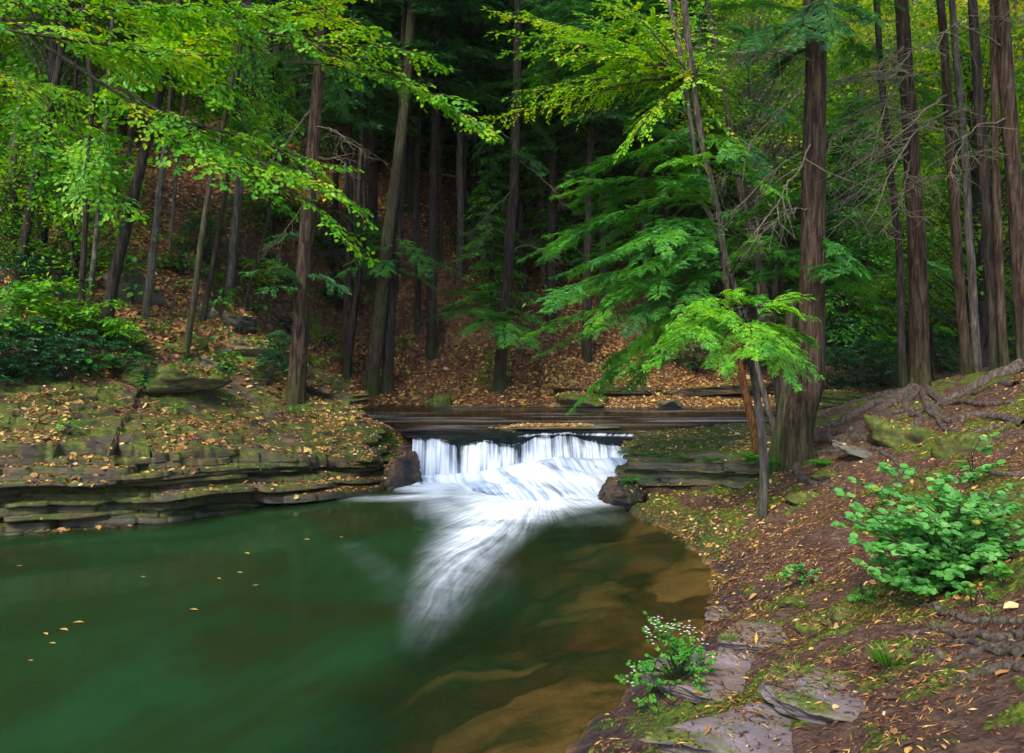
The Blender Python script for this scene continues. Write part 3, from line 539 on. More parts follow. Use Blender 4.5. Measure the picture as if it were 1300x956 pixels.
# rock step behind the falling water
xs = np.linspace(-2.3, 2.6, 200); zs = np.linspace(-.4, .66, 50); X, Zs = np.meshgrid(xs, zs)
lay = np.floor((Zs+.03*np.sin(X))/.09); Yr = crest_y(X)+.10-.0*Zs+.08*(fbm(X*1.2+lay*5, lay, 2, 3)-.5)
top = np.stack([xs, crest_y(xs)+1.1, 0*xs+.60], -1)[None]
V = np.concatenate([np.stack([X, Yr, Zs], -1), top]); o = mesh('rock_step', V.reshape(-1, 3), grid_faces(51, 200), M['wet_rock'], None, True); tag(o, 'dark wet rock step behind the falling water', 'rock')
# ------------------------------------------------------------------ trunks
def extend(P, H, base):                              # continue a trunk beyond the picture to height H above its base
    P = list(P); d = P[-1]-P[-2]; d = d/np.linalg.norm(d); d = norm(d+UP*.4)
    while P[-1][2]-base[2] < H: P.append(P[-1]+d*1.5); d = norm(d+UP*.1)
    return P
TREES = {}
def trunk_tree(key, pts, w0, w1, mat, label, name='hemlock_tree', H=16, flare=.5, sides=28, Y=None, cat='tree', sub=.25, rough=.12, group=None, seed=None):
    seed = seed or len(TREES)+1
    b = hit(*pts[0]) if Y is None else px(pts[0][0], pts[0][1], Y)
    Yd = b[1]; P = [b]+[px(u, v, Yd+(k+1)*.0) for k, (u, v) in enumerate(pts[1:])]
    ztop = P[-1][2]; Pe = extend(P, H, b) if H else P
    n = int(max(12, (Pe[-1][2]-b[2])/.10)); Pr = resample(Pe, min(n, 170))
    Pr = np.vstack([Pr[0]-UP*.35-(Pr[1]-Pr[0])*.0, Pr]); Pr[1:, 0] += .03*(fbm(Pr[1:, 2]*.6, Pr[1:, 2]*0, 2, seed)-.5)*2
    R0 = w0*.86/2/FP*Yd; R1 = w1*.9/2/FP*Yd; zz = Pr[:, 2]
    R = np.where(zz < ztop, R0+(R1-R0)*np.clip((zz-b[2])/(ztop-b[2]+1e-6), 0, 1), R1*np.clip(1-(zz-ztop)/(Pr[-1, 2]-ztop+.5), .08, 1)); R = np.maximum(R, .006)
    t = thing(name, label, cat, b, group); V, F = tube(Pr-b, R, sides, rough, seed, flare)
    mesh('trunk', V, F, M[mat], t)
    TREES[key] = (t, b, Pr, R); return t
def tree_at(key, v):                                  # world point on a trunk at picture row v
    _, b, P, R = TREES[key]; z = CZ-(v-H0)/FP*b[1]; return np.array([np.interp(z, P[:, 2], P[:, i]) for i in (0, 1)]+[z])
trunk_tree('R4', [(1012, 590), (1010, 570), (1016, 530), (1028, 480), (1031, 400), (1033, 200), (1036, 60), (1031, 0)], 43, 25, 'bark_red', 'thick reddish brown hemlock with flared curving base on the right bank', H=17, flare=.42, sides=56, seed=4)
trunk_tree('R3', [(985, 583), (992, 545), (1000, 480), (1001, 430), (1006, 380)], 20, 13, 'bark_moss', 'short mossy trunk standing close against the left side of the thick hemlock', H=0, flare=.6)
trunk_tree('R2', [(968, 655), (971, 600), (966, 544), (957, 483), (950, 446), (943, 390)], 13, 8, 'bark_grey', 'slender hemlock sapling with bright green boughs in front of the right ledge', H=0, flare=.35)
trunk_tree('R1', [(966, 605), (958, 550), (946, 495), (936, 450), (922, 360), (912, 280), (895, 200), (880, 110), (868, 0)], 12, 9, 'bark_orange', 'leaning slender tree with flaky orange bark behind the grey sapling', H=14, flare=.2)
trunk_tree('R1b', [(990, 575), (950, 430), (920, 320), (893, 250), (880, 180), (862, 60), (850, 0)], 9, 6, 'bark_grey', 'thin pale leaning trunk crossing the hemlock boughs', H=13, flare=.1, seed=77)
trunk_tree('R1c', [(990, 520), (965, 340), (940, 240), (922, 130), (905, 40), (898, 0)], 11, 8, 'bark_dark', 'dark leaning trunk between the pale thin trunk and the thick hemlock', H=14, flare=.1)
trunk_tree('R5', [(1168, 492), (1167, 420), (1163, 300), (1155, 150), (1146, 30), (1143, 0)], 28, 17, 'bark_red', 'straight dark red hemlock standing alone at the end of the spreading roots', H=18, flare=.4, sides=44)
trunk_tree('R5b', [(1182, 484), (1180, 400), (1172, 280), (1160, 150), (1150, 0)], 9, 7, 'bark_dark', 'thin dark trunk hidden just behind the lone straight hemlock', H=16, flare=.1)
trunk_tree('R6', [(1228, 474), (1222, 400), (1212, 260), (1203, 130), (1194, 0)], 15, 11, 'bark_red', 'leftmost trunk of the cluster of straight hemlocks at the right', H=18, flare=.3)
trunk_tree('R7', [(1241, 472), (1237, 400), (1228, 250), (1218, 120), (1208, 0)], 12, 9, 'bark_grey', 'thin pale trunk, second of the cluster of straight hemlocks', H=18, flare=.3)
trunk_tree('R8', [(1265, 472), (1262, 400), (1252, 250), (1243, 120), (1234, 0)], 18, 12, 'bark_dark', 'dark trunk, middle of the cluster of straight hemlocks', H=18, flare=.3)
trunk_tree('R9', [(1276, 474), (1271, 400), (1264, 200), (1260, 0)], 12, 9, 'bark_red', 'thin reddish trunk wedged behind the two stoutest of the right cluster', H=18, flare=.2)
trunk_tree('R10', [(1304, 462), (1300, 400), (1288, 230), (1277, 100), (1270, 0)], 24, 18, 'bark_red', 'stout trunk at the right edge with a long mossy root', H=18, flare=.5, sides=40)
trunk_tree('R11', [(1148, 500), (1142, 330), (1130, 220), (1118, 90), (1112, 0)], 11, 8, 'bark_dark', 'dark trunk in shade left of the lone straight hemlock', H=17, flare=.1)
trunk_tree('L12', [(375, 505), (381, 430), (388, 330), (396, 200), (404, 90), (410, 0)], 27, 13, 'bark_red', 'tall straight brown trunk behind the left ledge', H=18, flare=.4, sides=40)
trunk_tree('L14', [(470, 500), (480, 420), (492, 310), (506, 200), (515, 120), (520, 40)], 22, 12, 'bark_moss', 'mossy leaning trunk, front one of the pair left of centre', H=15, flare=.4)
trunk_tree('L14b', [(490, 497), (496, 400), (505, 300), (510, 180), (512, 60)], 18, 9, 'bark_dark', 'dark trunk, rear one of the pair left of centre', H=15, flare=.4)
trunk_tree('L13', [(438, 478), (446, 420), (456, 350), (462, 290), (464, 200)], 12, 6, 'bark_dark', 'thin dark trunk with swollen mossy foot between the brown trunk and the pair', 'beech_tree', H=11, flare=1.1)
trunk_tree('L6', [(133, 418), (146, 350), (170, 250), (190, 165), (208, 100), (222, 40)], 17, 10, 'bark_dark', 'leaning dark trunk crossing the lit leaf slope at the left', 'beech_tree', H=13, flare=.3)
trunk_tree('L7', [(184, 402), (196, 300), (206, 215), (216, 130), (222, 60)], 11, 7, 'bark_grey', 'thin bluish grey trunk right of the leaning dark trunk', 'beech_tree', H=13, flare=.2)
trunk_tree('L8', [(233, 458), (246, 380), (256, 300), (268, 225), (284, 160)], 10, 7, 'bark_moss', 'slender crooked mossy tree under the bright overhanging leaves', 'beech_tree', H=9, flare=.4)
trunk_tree('L9', [(258, 408), (272, 330), (285, 250), (296, 170)], 8, 5, 'bark_dark', 'thin dark sapling beside the rock pile, left of the thicker straight one', 'beech_tree', H=10, flare=.2)
trunk_tree('L10', [(290, 388), (297, 300), (306, 210), (312, 100)], 12, 8, 'bark_grey', 'grey green upright trunk behind the rock pile', 'beech_tree', H=13, flare=.2)
trunk_tree('L11', [(304, 420), (318, 360), (338, 290), (350, 230)], 5, 3, 'bark_dark', 'very thin leaning sapling growing out of the rock pile', 'sapling', H=0, flare=.1, cat='sapling')
trunk_tree('L4', [(100, 440), (106, 330), (112, 220), (117, 120), (108, 40)], 9, 6, 'bark_dark', 'thin black upright trunk at the left above the rhododendrons', 'beech_tree', H=12, flare=.2)
trunk_tree('L5', [(112, 400), (122, 300), (132, 190), (138, 100)], 9, 6, 'bark_grey', 'thin brown trunk just right of the black upright one', 'beech_tree', H=12, flare=.2)
trunk_tree('L2', [(22, 370), (38, 260), (55, 170), (74, 90), (84, 0)], 13, 9, 'bark_dark', 'dark curving trunk near the left edge', 'beech_tree', H=13, flare=.2)
trunk_tree('L3', [(50, 350), (58, 240), (64, 140), (70, 60), (70, 0)], 15, 12, 'bark_dark', 'dark straight trunk right of the curving one near the left edge', 'hemlock_tree', H=15, flare=.2)
trunk_tree('L1', [(8, 260), (24, 160), (42, 70), (50, 0)], 15, 11, 'bark_grey', 'pale grey leaning trunk in the top left corner', 'beech_tree', H=12, flare=.2)
trunk_tree('C1', [(634, 494), (638, 420), (645, 340), (652, 240), (655, 170), (656, 60)], 18, 11, 'bark_dark', 'dark upright hemlock at the centre of the far bank', H=16, flare=.4)
trunk_tree('C2', [(530, 420), (531, 330), (528, 250), (530, 150), (528, 40)], 10, 7, 'bark_dark', 'dim straight trunk on the shaded slope right of the leaning pair', H=16, flare=.2)
trunk_tree('C3', [(583, 350), (585, 280), (583, 200), (586, 60)], 10, 7, 'bark_grey', 'pale dim trunk high on the shaded slope left of centre', H=15, flare=.2)
trunk_tree('C4', [(618, 270), (622, 220), (630, 150), (634, 40)], 7, 5, 'bark_grey', 'small pale grey trunk high on the slope beside the central hemlock', H=13, flare=.2)
trunk_tree('C5', [(762, 265), (768, 200), (776, 165)], 5, 4, 'bark_grey', 'broken pale snag leaning right of the central hemlock', 'dead_snag', H=0, flare=.2)
for k, (u, v, lean, wd_) in enumerate([(215, 330, 18, 6), (345, 300, 8, 8), (425, 300, 6, 9), (455, 270, 10, 7), (560, 330, -4, 7), (600, 300, 6, 6), (690, 360, -8, 8), (720, 300, 6, 7), (80, 300, 16, 7), (160, 260, 14, 6), (845, 400, -8, 9), (815, 330, 5, 7), (1075, 440, -6, 8), (1100, 420, -8, 7)]):
    trunk_tree('D%d' % k, [(u, v), (u+lean*.4, v-90), (u+lean, max(v-200, 20))], wd_, wd_*.7, 'bark_dark' if k % 3 else 'bark_grey', 'slender trunk standing among the dim trees of the slope', 'slender_tree', H=13, flare=.2, sides=12, group='slender trunks on the slope', seed=90+k)
# roots of the trees on the right bank, lying on the soil
def root(key, uv, r0, r1, mat='bark_root'):
    t, b, _, _ = TREES[key]; P = [hitg(u, v) for u, v in uv]; P = resample(np.array(P), max(10, int(6*len(P)*2.5)))
    Q = []
    for p in P:
        h = bvg.ray_cast(Vector((p[0], p[1], 60)), Vector((0, 0, -1)), 100)[0]; Q.append(np.array(h))
    Q = np.array(Q); Q[1:-1] = (Q[:-2]+Q[1:-1]*2+Q[2:])/4; R = np.linspace(r0, r1, len(Q)); Q[:, 2] += R*.25+.03*(fbm(np.arange(len(Q))*.35, 0*R, 2, int(uv[0][0]) % 50)-.5); Q[-1, 2] -= r1*2
    V, F = tube(Q-b, R, 12, .35, int(uv[0][0]) % 37); mesh('root', V, F, M[mat], t)
root('R10', [(1300, 466), (1270, 478), (1240, 492), (1215, 505), (1190, 515)], .13, .05)
root('R10', [(1300, 540), (1250, 530), (1200, 535), (1160, 528), (1110, 540)], .06, .03)
root('R5', [(1168, 493), (1140, 505), (1100, 520), (1070, 535), (1045, 545)], .13, .05)
root('R5', [(1170, 495), (1120, 520), (1090, 545), (1075, 565), (1040, 570)], .10, .03)
root('R5', [(1175, 495), (1200, 515), (1240, 515), (1290, 512)], .09, .04)
root('R5', [(1172, 497), (1190, 530), (1220, 550), (1260, 545), (1300, 535)], .08, .03)
root('R5', [(1165, 497), (1150, 515), (1170, 535), (1130, 560), (1110, 580)], .07, .02)
root('R5', [(1160, 495), (1110, 505), (1060, 520), (1045, 525)], .08, .04)
root('R5', [(1290, 490), (1240, 500), (1200, 505), (1160, 520), (1100, 530)], .05, .03)
root('R4', [(1030, 560), (1070, 560), (1110, 558), (1150, 545), (1180, 530)], .10, .04)
root('R4', [(1035, 552), (1080, 548), (1120, 530), (1160, 512)], .09, .04)
root('R4', [(1032, 578), (1060, 575), (1090, 570), (1120, 575), (1150, 600)], .06, .02)
root('R4', [(1010, 590), (1016, 606), (1040, 615), (1080, 620)], .08, .02)
root('R10', [(1310, 792), (1270, 790), (1220, 785), (1180, 770), (1150, 765)], .034, .016)
root('R10', [(1310, 806), (1260, 812), (1210, 805), (1180, 802), (1150, 806)], .040, .018)
root('R10', [(1310, 820), (1270, 822), (1230, 832), (1190, 830), (1160, 822)], .032, .014)
root('R10', [(1320, 850), (1280, 848), (1240, 856), (1210, 866)], .042, .018)
root('R10', [(1300, 836), (1260, 828), (1240, 818), (1200, 815)], .030, .012)
root('R10', [(1310, 600), (1280, 605), (1250, 598), (1220, 603)], .04, .015)
# ------------------------------------------------------------------ near boughs of the hemlocks
def boughs(key, specs, mat='hemlock', **kw):
    t, b, _, _ = TREES[key]; g = Geo(); w = Geo()
    for sp in specs:
        pts = np.array([px(u, v, Yd) for u, v, Yd in sp[0]]); k = dict(kw); k.update(sp[1] if len(sp) > 1 else {})
        w = Geo(); k['step'] = k.get('step', .06)*.8; k['leaf'] = k.get('leaf', .1)*.68; k['tb'] = k.get('tb', .5)+rng.normal(0, .09); k['side'] = k.get('side', .5)*.78; spray(g, w, pts, 'hemlock', **k)
        q = resample(pts, 12); Lq = np.linalg.norm(q[-1]-q[0])
        for sg in (-1, 1, rng.choice([-1, 1])):
            i = rng.integers(3, 9); d = norm(q[i+1]-q[i]); s_ = norm(np.cross(d, UP))*sg; e = q[i]+(d*rng.uniform(.7, 1)+s_*rng.uniform(.4, .9))*Lq*rng.uniform(.22, .42)-UP*rng.uniform(.0, .22)*Lq*.5
            k2 = dict(k); k2['r'] = .006; k2['side'] = k['side']*.75; k2['tb'] = k['tb']+rng.normal(0, .06); spray(g, w, np.array([q[i], (q[i]+e)/2+UP*.05, e]), 'hemlock', **k2); w.build('branch', M['limb'], t, True, b)
    c = g.build('crown', M[mat], t, False, b); return c
yb = TREES['R2'][1][1]
def Bq(u0, v0, u1, v1, dy=0, y0=None, sag=8):
    y0 = y0 or yb; return [(u0, v0, y0), ((u0+u1)/2, (v0+v1)/2-sag, y0+dy*.5), (u1, v1, y0+dy)]
sp = []
for (u1, v1, dy) in [(818, 468, -.9), (835, 445, -.3), (850, 410, .3), (868, 430, -1.1), (1038, 405, .2), (1042, 478, -.6), (1012, 492, -.9), (878, 388, -.5), (1012, 372, .3), (990, 450, -1.2), (900, 465, -1.0), (960, 455, -1.3), (1040, 440, .4), (930, 372, -.6), (975, 385, -.5), (845, 428, -.8), (900, 400, -1.2)]:
    sp.append((Bq(946, 405+rng.uniform(-20, 15), u1, v1, dy), {}))
boughs('R2', sp, side=.34, leaf=.085, step=.05, tb=.80, r=.010, start=.2)
yb = TREES['R1'][1][1]; sp = []
for (u0, v0, u1, v1, dy) in [(918, 330, 668, 385, -1.2), (915, 310, 700, 352, -.4), (920, 350, 700, 420, -.6), (922, 360, 735, 432, -1.2), (925, 380, 770, 470, -.2), (915, 300, 730, 330, .6), (905, 260, 760, 290, .2), (922, 340, 770, 385, -1.4), (918, 320, 800, 350, -1.5),
        (925, 370, 800, 440, -1.0), (915, 290, 830, 300, -1.2), (928, 400, 790, 495, .5), (905, 250, 800, 250, .8), (925, 330, 1010, 330, -.6), (915, 290, 1000, 280, .4), (920, 350, 760, 350, 1.2), (905, 230, 730, 270, 1.2), (918, 340, 860, 400, -1.6), (925, 370, 1040, 350, .6),
        (900, 225, 840, 210, -.8), (895, 210, 960, 230, -.5), (920, 345, 690, 395, .9), (912, 300, 860, 340, -1.6), (925, 375, 745, 500, 1.3), (900, 230, 700, 250, .5), (900, 220, 760, 200, -.3), (905, 240, 660, 330, .3), (900, 225, 1000, 250, -.5), (895, 200, 800, 160, .5), (890, 180, 940, 200, -.8), (925, 350, 980, 300, -1.0), (915, 300, 1030, 240, .2), (910, 270, 840, 230, -1.3), (915, 280, 790, 320, -1.7), (925, 380, 800, 475, 1.5), (915, 280, 690, 300, 1.6)]:
    sp.append((Bq(u0, v0, u1, v1, dy, yb, 14), {}))
boughs('R1', sp, side=.52, leaf=.10, step=.06, tb=.58, r=.014, start=.12)
yb = TREES['R1c'][1][1]; sp = []
for (u0, v0, u1, v1, dy) in [(900, 60, 640, 108, 0), (900, 20, 592, 25, .5), (905, 90, 690, 75, -1), (925, 150, 820, 190, -1), (935, 200, 830, 250, 0), (900, 40, 760, 30, -1.5), (950, 260, 860, 320, -1.5), (920, 130, 1010, 160, -1), (940, 230, 1020, 260, 0), (960, 330, 1030, 340, -1), (915, 110, 760, 150, 1), (900, 30, 980, 60, -1), (955, 290, 900, 340, .5), (930, 170, 985, 240, -1.5), (905, 70, 830, 90, -2), (900, 20, 700, -20, 0), (900, 40, 660, 50, -.5), (930, 180, 720, 220, 1)]:
    sp.append((Bq(u0, v0, u1, v1, dy, yb, 10), {}))
boughs('R1c', sp, side=.75, leaf=.13, step=.08, tb=.45, r=.018)
yb = TREES['R4'][1][1]; sp = []
for (u0, v0, u1, v1, dy) in [(1033, 30, 930, 60, -1), (1033, 10, 1120, 30, -1), (1033, 60, 960, 110, .5), (1033, 20, 900, 10, .5), (1033, 300, 1090, 345, -.5), (1033, 320, 960, 350, .6), (1033, 0, 1010, 60, -1.6), (1033, -20, 1060, 50, -1.3), (1033, 330, 1110, 380, .8), (1033, -30, 1150, -5, 0), (1033, 290, 940, 310, 1.4), (1033, 350, 1060, 350, -1.2), (1033, 30, 1100, 70, 1.4)]:
    sp.append((Bq(u0, v0, u1, v1, dy, yb, 10), {}))
boughs('R4', sp, side=.5, leaf=.10, step=.07, tb=.42, r=.018)
# dead bare branches on the right hand hemlocks
def dead(key, specs, n_side=9):
    t, b, P, _ = TREES[key]
    for (u0, v0, u1, v1, dy, r) in specs:
        w = Geo()
        a = tree_at(key, v0); e = px(u1, v1, b[1]+dy); m = (a+e)/2+UP*rng.uniform(.05, .35)+jit(1, .1)[0]; Q = resample(np.array([a, m, e]), 14); Q[1:-1] += jit(12, .02)
        w.add(*tube(Q, np.linspace(r, .004, 14), 5), .5)
        for k in range(n_side):
            i = rng.integers(3, 13); d = norm(Q[i]-Q[i-1]); s = norm(np.cross(d, UP))*rng.choice([-1, 1]); l = rng.uniform(.3, 1.1)*(1.2-i/14)
            q = np.array([Q[i], Q[i]+(d+s*.8)*l*.5-UP*.05, Q[i]+(d*1.1+s*1.2-UP*rng.uniform(.1, .6))*l*.9])+np.vstack([0*UP, jit(2, .04)])
            w.add(*tube(q, [r*.45+.003, .0055, .003], 4), .5)
            for j in range(3):
                c = q[1]+(q[2]-q[1])*rng.random(); f = c+norm(d+jit(1, .7)[0]-UP*.3)*rng.uniform(.15, .5); w.add(*tube(np.array([c, (c+f)/2+jit(1, .02)[0], f]), [.004, .0035, .002], 3), .5)
        w.build('dead_branch', M['twig'], t, True, b)
dead('R4', [(1030, 80, 930, 75, -.5, .022), (1030, 95, 905, 240, .3, .02), (1030, 175, 940, 330, -.8, .018), (1030, 180, 900, 310, .4, .015), (1030, 120, 1120, 110, .5, .016), (1030, 215, 1110, 170, .5, .012), (1030, 260, 960, 300, -.5, .012), (1030, 60, 880, 60, 1, .018)], 8)
dead('R5', [(1150, 60, 1090, 130, -1.5, .03), (1155, 95, 1050, 180, -2, .025), (1160, 180, 1060, 250, -2.5, .02), (1160, 190, 1030, 290, -2.5, .02), (1160, 140, 1040, 235, -3, .018), (1160, 200, 1120, 300, -2.5, .016), (1160, 170, 1240, 130, -1, .02), (1160, 250, 1060, 280, -2, .014), (1150, 90, 1000, 120, -2, .02), (1150, 30, 1010, 60, -1, .018), (1162, 215, 1020, 330, -3, .016), (1160, 120, 1100, 230, -3.5, .02)], 12)
dead('R6', [(1200, 120, 1110, 200, -3, .022), (1205, 140, 1100, 285, -3.5, .022), (1200, 60, 1120, 110, -2, .018), (1205, 230, 1130, 260, -2, .014), (1195, 60, 1300, 20, -2, .02)], 10)
dead('R10', [(1280, 60, 1180, 70, -1.5, .022), (1283, 150, 1200, 230, -1, .018), (1275, 30, 1330, 0, -1, .02), (1285, 200, 1230, 200, -1, .012)], 8)
dead('L12', [(400, 130, 330, 250, .5, .018), (402, 100, 450, 80, 1, .02), (395, 200, 440, 210, -.5, .015), (390, 250, 350, 330, .5, .012), (395, 160, 450, 190, -.8, .015)], 6)
dead('C1', [(650, 240, 590, 300, -1, .02), (652, 200, 720, 260, 0, .02), (648, 300, 600, 330, -1, .02), (650, 180, 590, 170, 0, .02), (646, 320, 700, 330, 0, .02)], 10)
# ------------------------------------------------------------------ overhanging beech at the left
bb, _ = drop(-10.6, 11.8)
bt = thing('beech_tree', 'leafy beech leaning over the pool from the left edge with bright yellow green sprays', 'tree', bb)
Pt = resample(np.array([bb-UP*.3, bb+[.2, 0, 1.5], bb+[.9, .1, 4], bb+[2.0, .2, 7], bb+[3.2, .3, 10]]), 80); V, F = tube(Pt-bb, np.linspace(.2, .08, 80), 24, .1, 5, .3); mesh('trunk', V, F, M['bark_grey'], bt)
bg = Geo(); bw = Geo()
def limb(pts, r0=.03, **kw):
    P = np.array([px(u, v, y) for u, v, y in pts]); w = resample(P, 20); bw.add(*tube(w, np.linspace(r0, .006, 20), 6), .5); return w
def fan(pts, n, side=.5, spread=.5, leaf=.10, tb=.5, r0=.028, lmin=.7, lmax=1.4):
    """limb with n secondary sprays"""
    w = limb(pts, r0); spray(bg, bw, w[8:], 'beech', side, leaf, .07, tb=tb)
    for k in range(n):
        i = rng.integers(3, 18); d = norm(w[i+1]-w[i]); s = norm(np.cross(d, UP))*(1 if k % 2 else -1); l = rng.uniform(lmin, lmax)*spread*2
        e = w[i]+(d*.8+s*.6)*l+UP*rng.uniform(-.22, .15)*l; m = (w[i]+e)/2+UP*.06*l
        spray(bg, bw, np.array([w[i], m, e]), 'beech', side*rng.uniform(.6, 1), leaf, .075, tb=tb+rng.normal(0, .08), start=.1)
fan([(60, 60, 11.5), (200, 150, 11.4), (300, 195, 11.2), (380, 225, 11), (430, 245, 10.9), (474, 285, 10.8)], 9, .42, .45, tb=.47)
fan([(150, 110, 11.4), (240, 165, 11.2), (300, 215, 11), (330, 240, 10.9), (352, 250, 10.8)], 8, .42, .4, tb=.47)
fan([(220, 150, 11.8), (330, 180, 11.6), (400, 205, 11.5), (455, 215, 11.4)], 5, .35, .35, tb=.52)
fan([(300, 200, 11.2), (360, 235, 11), (410, 270, 10.8), (456, 322, 10.7)], 4, .3, .28, tb=.6)
fan([(140, 110, 11.8), (200, 150, 11.5), (228, 185, 11.3), (224, 215, 11.2)], 3, .3, .28, tb=.42)
fan([(250, -30, 12), (400, 60, 11.8), (480, 88, 11.6), (550, 120, 11.4), (625, 175, 11.2)], 8, .40, .4, tb=.52)
fan([(330, 40, 12), (420, 55, 11.6), (500, 62, 11.4), (548, 72, 11.3)], 6, .4, .4, tb=.55)
fan([(380, 80, 12.2), (440, 85, 12), (520, 110, 11.9), (600, 150, 11.8)], 6, .35, .35, tb=.5)
for pts, n in [([(-90, 20, 11.2), (20, 40, 11), (120, 55, 11), (210, 70, 11), (290, 70, 11)], 10), ([(-80, -20, 11.5), (60, 10, 11.5), (180, 10, 11.4), (300, 5, 11.4)], 9), ([(-60, 0, 12), (100, 60, 12), (180, 80, 12), (250, 80, 12)], 9), ([(0, -40, 12), (150, 0, 12.3), (260, 20, 12.4), (330, 60, 12.4)], 9), ([(-60, 60, 12.5), (20, 100, 12.5), (70, 120, 12.5)], 5), ([(250, -20, 12.5), (340, 20, 12.5), (430, 5, 12.5)], 8)]:
    fan(pts, n, .45, .55, tb=.55+rng.normal(0, .06))
bg.build('crown', M['beech'], bt, False, bb); bw.build('branch', M['limb'], bt, True, bb)
# sparse twigs of leaves on mid distance trees
def mid_leaves(key, specs, mat='beech', leaf=.12, side=.6, tb=.35, kind='beech', name='crown'):
    t, b, _, _ = TREES[key]; g = Geo(); w = Geo()
    for (u0, v0, u1, v1, dy) in specs:
        w = Geo(); a = px(u0, v0, b[1]); e = px(u1, v1, b[1]+dy); spray(g, w, np.array([a, (a+e)/2+UP*.15, e]), kind, side, leaf, .12, tb=tb+rng.normal(0, .08), r=.015); w.build('branch', M['limb'], t, True, b)
    g.build(name, M[mat], t, False, b)
def around(u, v, n, ru, rv, drop_=20): return [(u+rng.uniform(-8, 8), v+rng.uniform(-rv, rv), u+rng.uniform(-ru, ru), v+rng.uniform(-rv, rv)+drop_, rng.uniform(-1.5, 1.5)) for _ in range(n)]
sp_ = [(880, 100, rng.uniform(590, 960), rng.uniform(-10, 200), rng.uniform(-1, 2.5)) for _ in range(34)]
mid_leaves('R1b', sp_, leaf=.085, tb=.62, side=.7)
mid_leaves('L4', around(110, 180, 8, 70, 90), leaf=.15, tb=.40)
mid_leaves('L5', around(130, 200, 8, 60, 80), leaf=.15, tb=.45)
mid_leaves('L2', around(45, 200, 8, 70, 120), leaf=.15, tb=.30)
mid_leaves('L1', around(40, 80, 14, 80, 80), leaf=.18, tb=.40, side=.8)
mid_leaves('L6', around(210, 60, 18, 90, 60), leaf=.16, tb=.5, side=.8)
mid_leaves('L7', around(222, 60, 12, 90, 60), leaf=.16, tb=.45, side=.8)
mid_leaves('L10', around(312, 100, 16, 80, 80), leaf=.16, tb=.45, side=.8)
mid_leaves('L9', around(298, 150, 10, 60, 50), leaf=.14, tb=.4)
mid_leaves('L13', around(463, 300, 8, 50, 60), 'hemlock', .13, .5, .30, 'hemlock')
mid_leaves('L14', [(505, 310, 440, 335, -1), (500, 320, 570, 340, -1), (505, 300, 545, 350, -1.5), (498, 330, 430, 350, -1.5), (500, 330, 480, 350, -2), (500, 340, 560, 370, 0), (500, 300, 440, 300, 1)], 'hemlock', .13, .7, .50, 'hemlock')
mid_leaves('L12', [(385, 360, 310, 345, -1), (385, 370, 330, 372, -1), (385, 350, 440, 370, -.5), (395, 300, 340, 310, 1), (398, 200, 350, 240, .5), (400, 60, 470, 120, 1), (405, 40, 340, 80, 1), (400, 60, 440, 150, 2), (405, 20, 500, 50, 2), (395, 380, 340, 330, -.5)], 'dark_hemlock', .13, .7, .6, 'hemlock')
mid_leaves('C1', [(640, 400, 560, 400, -1.5), (640, 395, 590, 425, -2), (640, 390, 700, 420, -1.5), (640, 380, 560, 370, -.5), (640, 400, 640, 440, -3), (645, 370, 710, 390, -1), (642, 410, 600, 395, -2.5), (642, 410, 680, 440, -2), (645, 380, 530, 410, 0), (650, 150, 600, 200, 0), (650, 140, 700, 180, 0), (652, 100, 590, 130, 1), (652, 90, 720, 110, 1), (650, 190, 690, 220, -1)], 'hemlock', .15, .8, .42, 'hemlock')
mid_leaves('R5b', [(1178, 300, 1230, 330, 1), (1178, 200, 1120, 250, 1), (1178, 180, 1240, 220, 1), (1175, 90, 1130, 120, 1), (1175, 60, 1240, 80, 1), (1178, 350, 1130, 370, 1), (1160, 60, 1060, 80, .5), (1170, 140, 1090, 160, 1), (1178, 250, 1090, 290, 1)], 'dark_hemlock', .14, .9, .7, 'hemlock')
mid_leaves('R11', [(1130, 200, 1070, 230, 1), (1130, 180, 1190, 210, 1), (1125, 130, 1060, 150, 1), (1120, 60, 1080, 90, 1), (1135, 290, 1080, 320, 1), (1140, 350, 1060, 370, 1), (1140, 330, 1200, 350, 1), (1120, 90, 1180, 130, 1), (1138, 300, 1060, 280, -.5)], 'dark_hemlock', .14, .9, .75, 'hemlock')
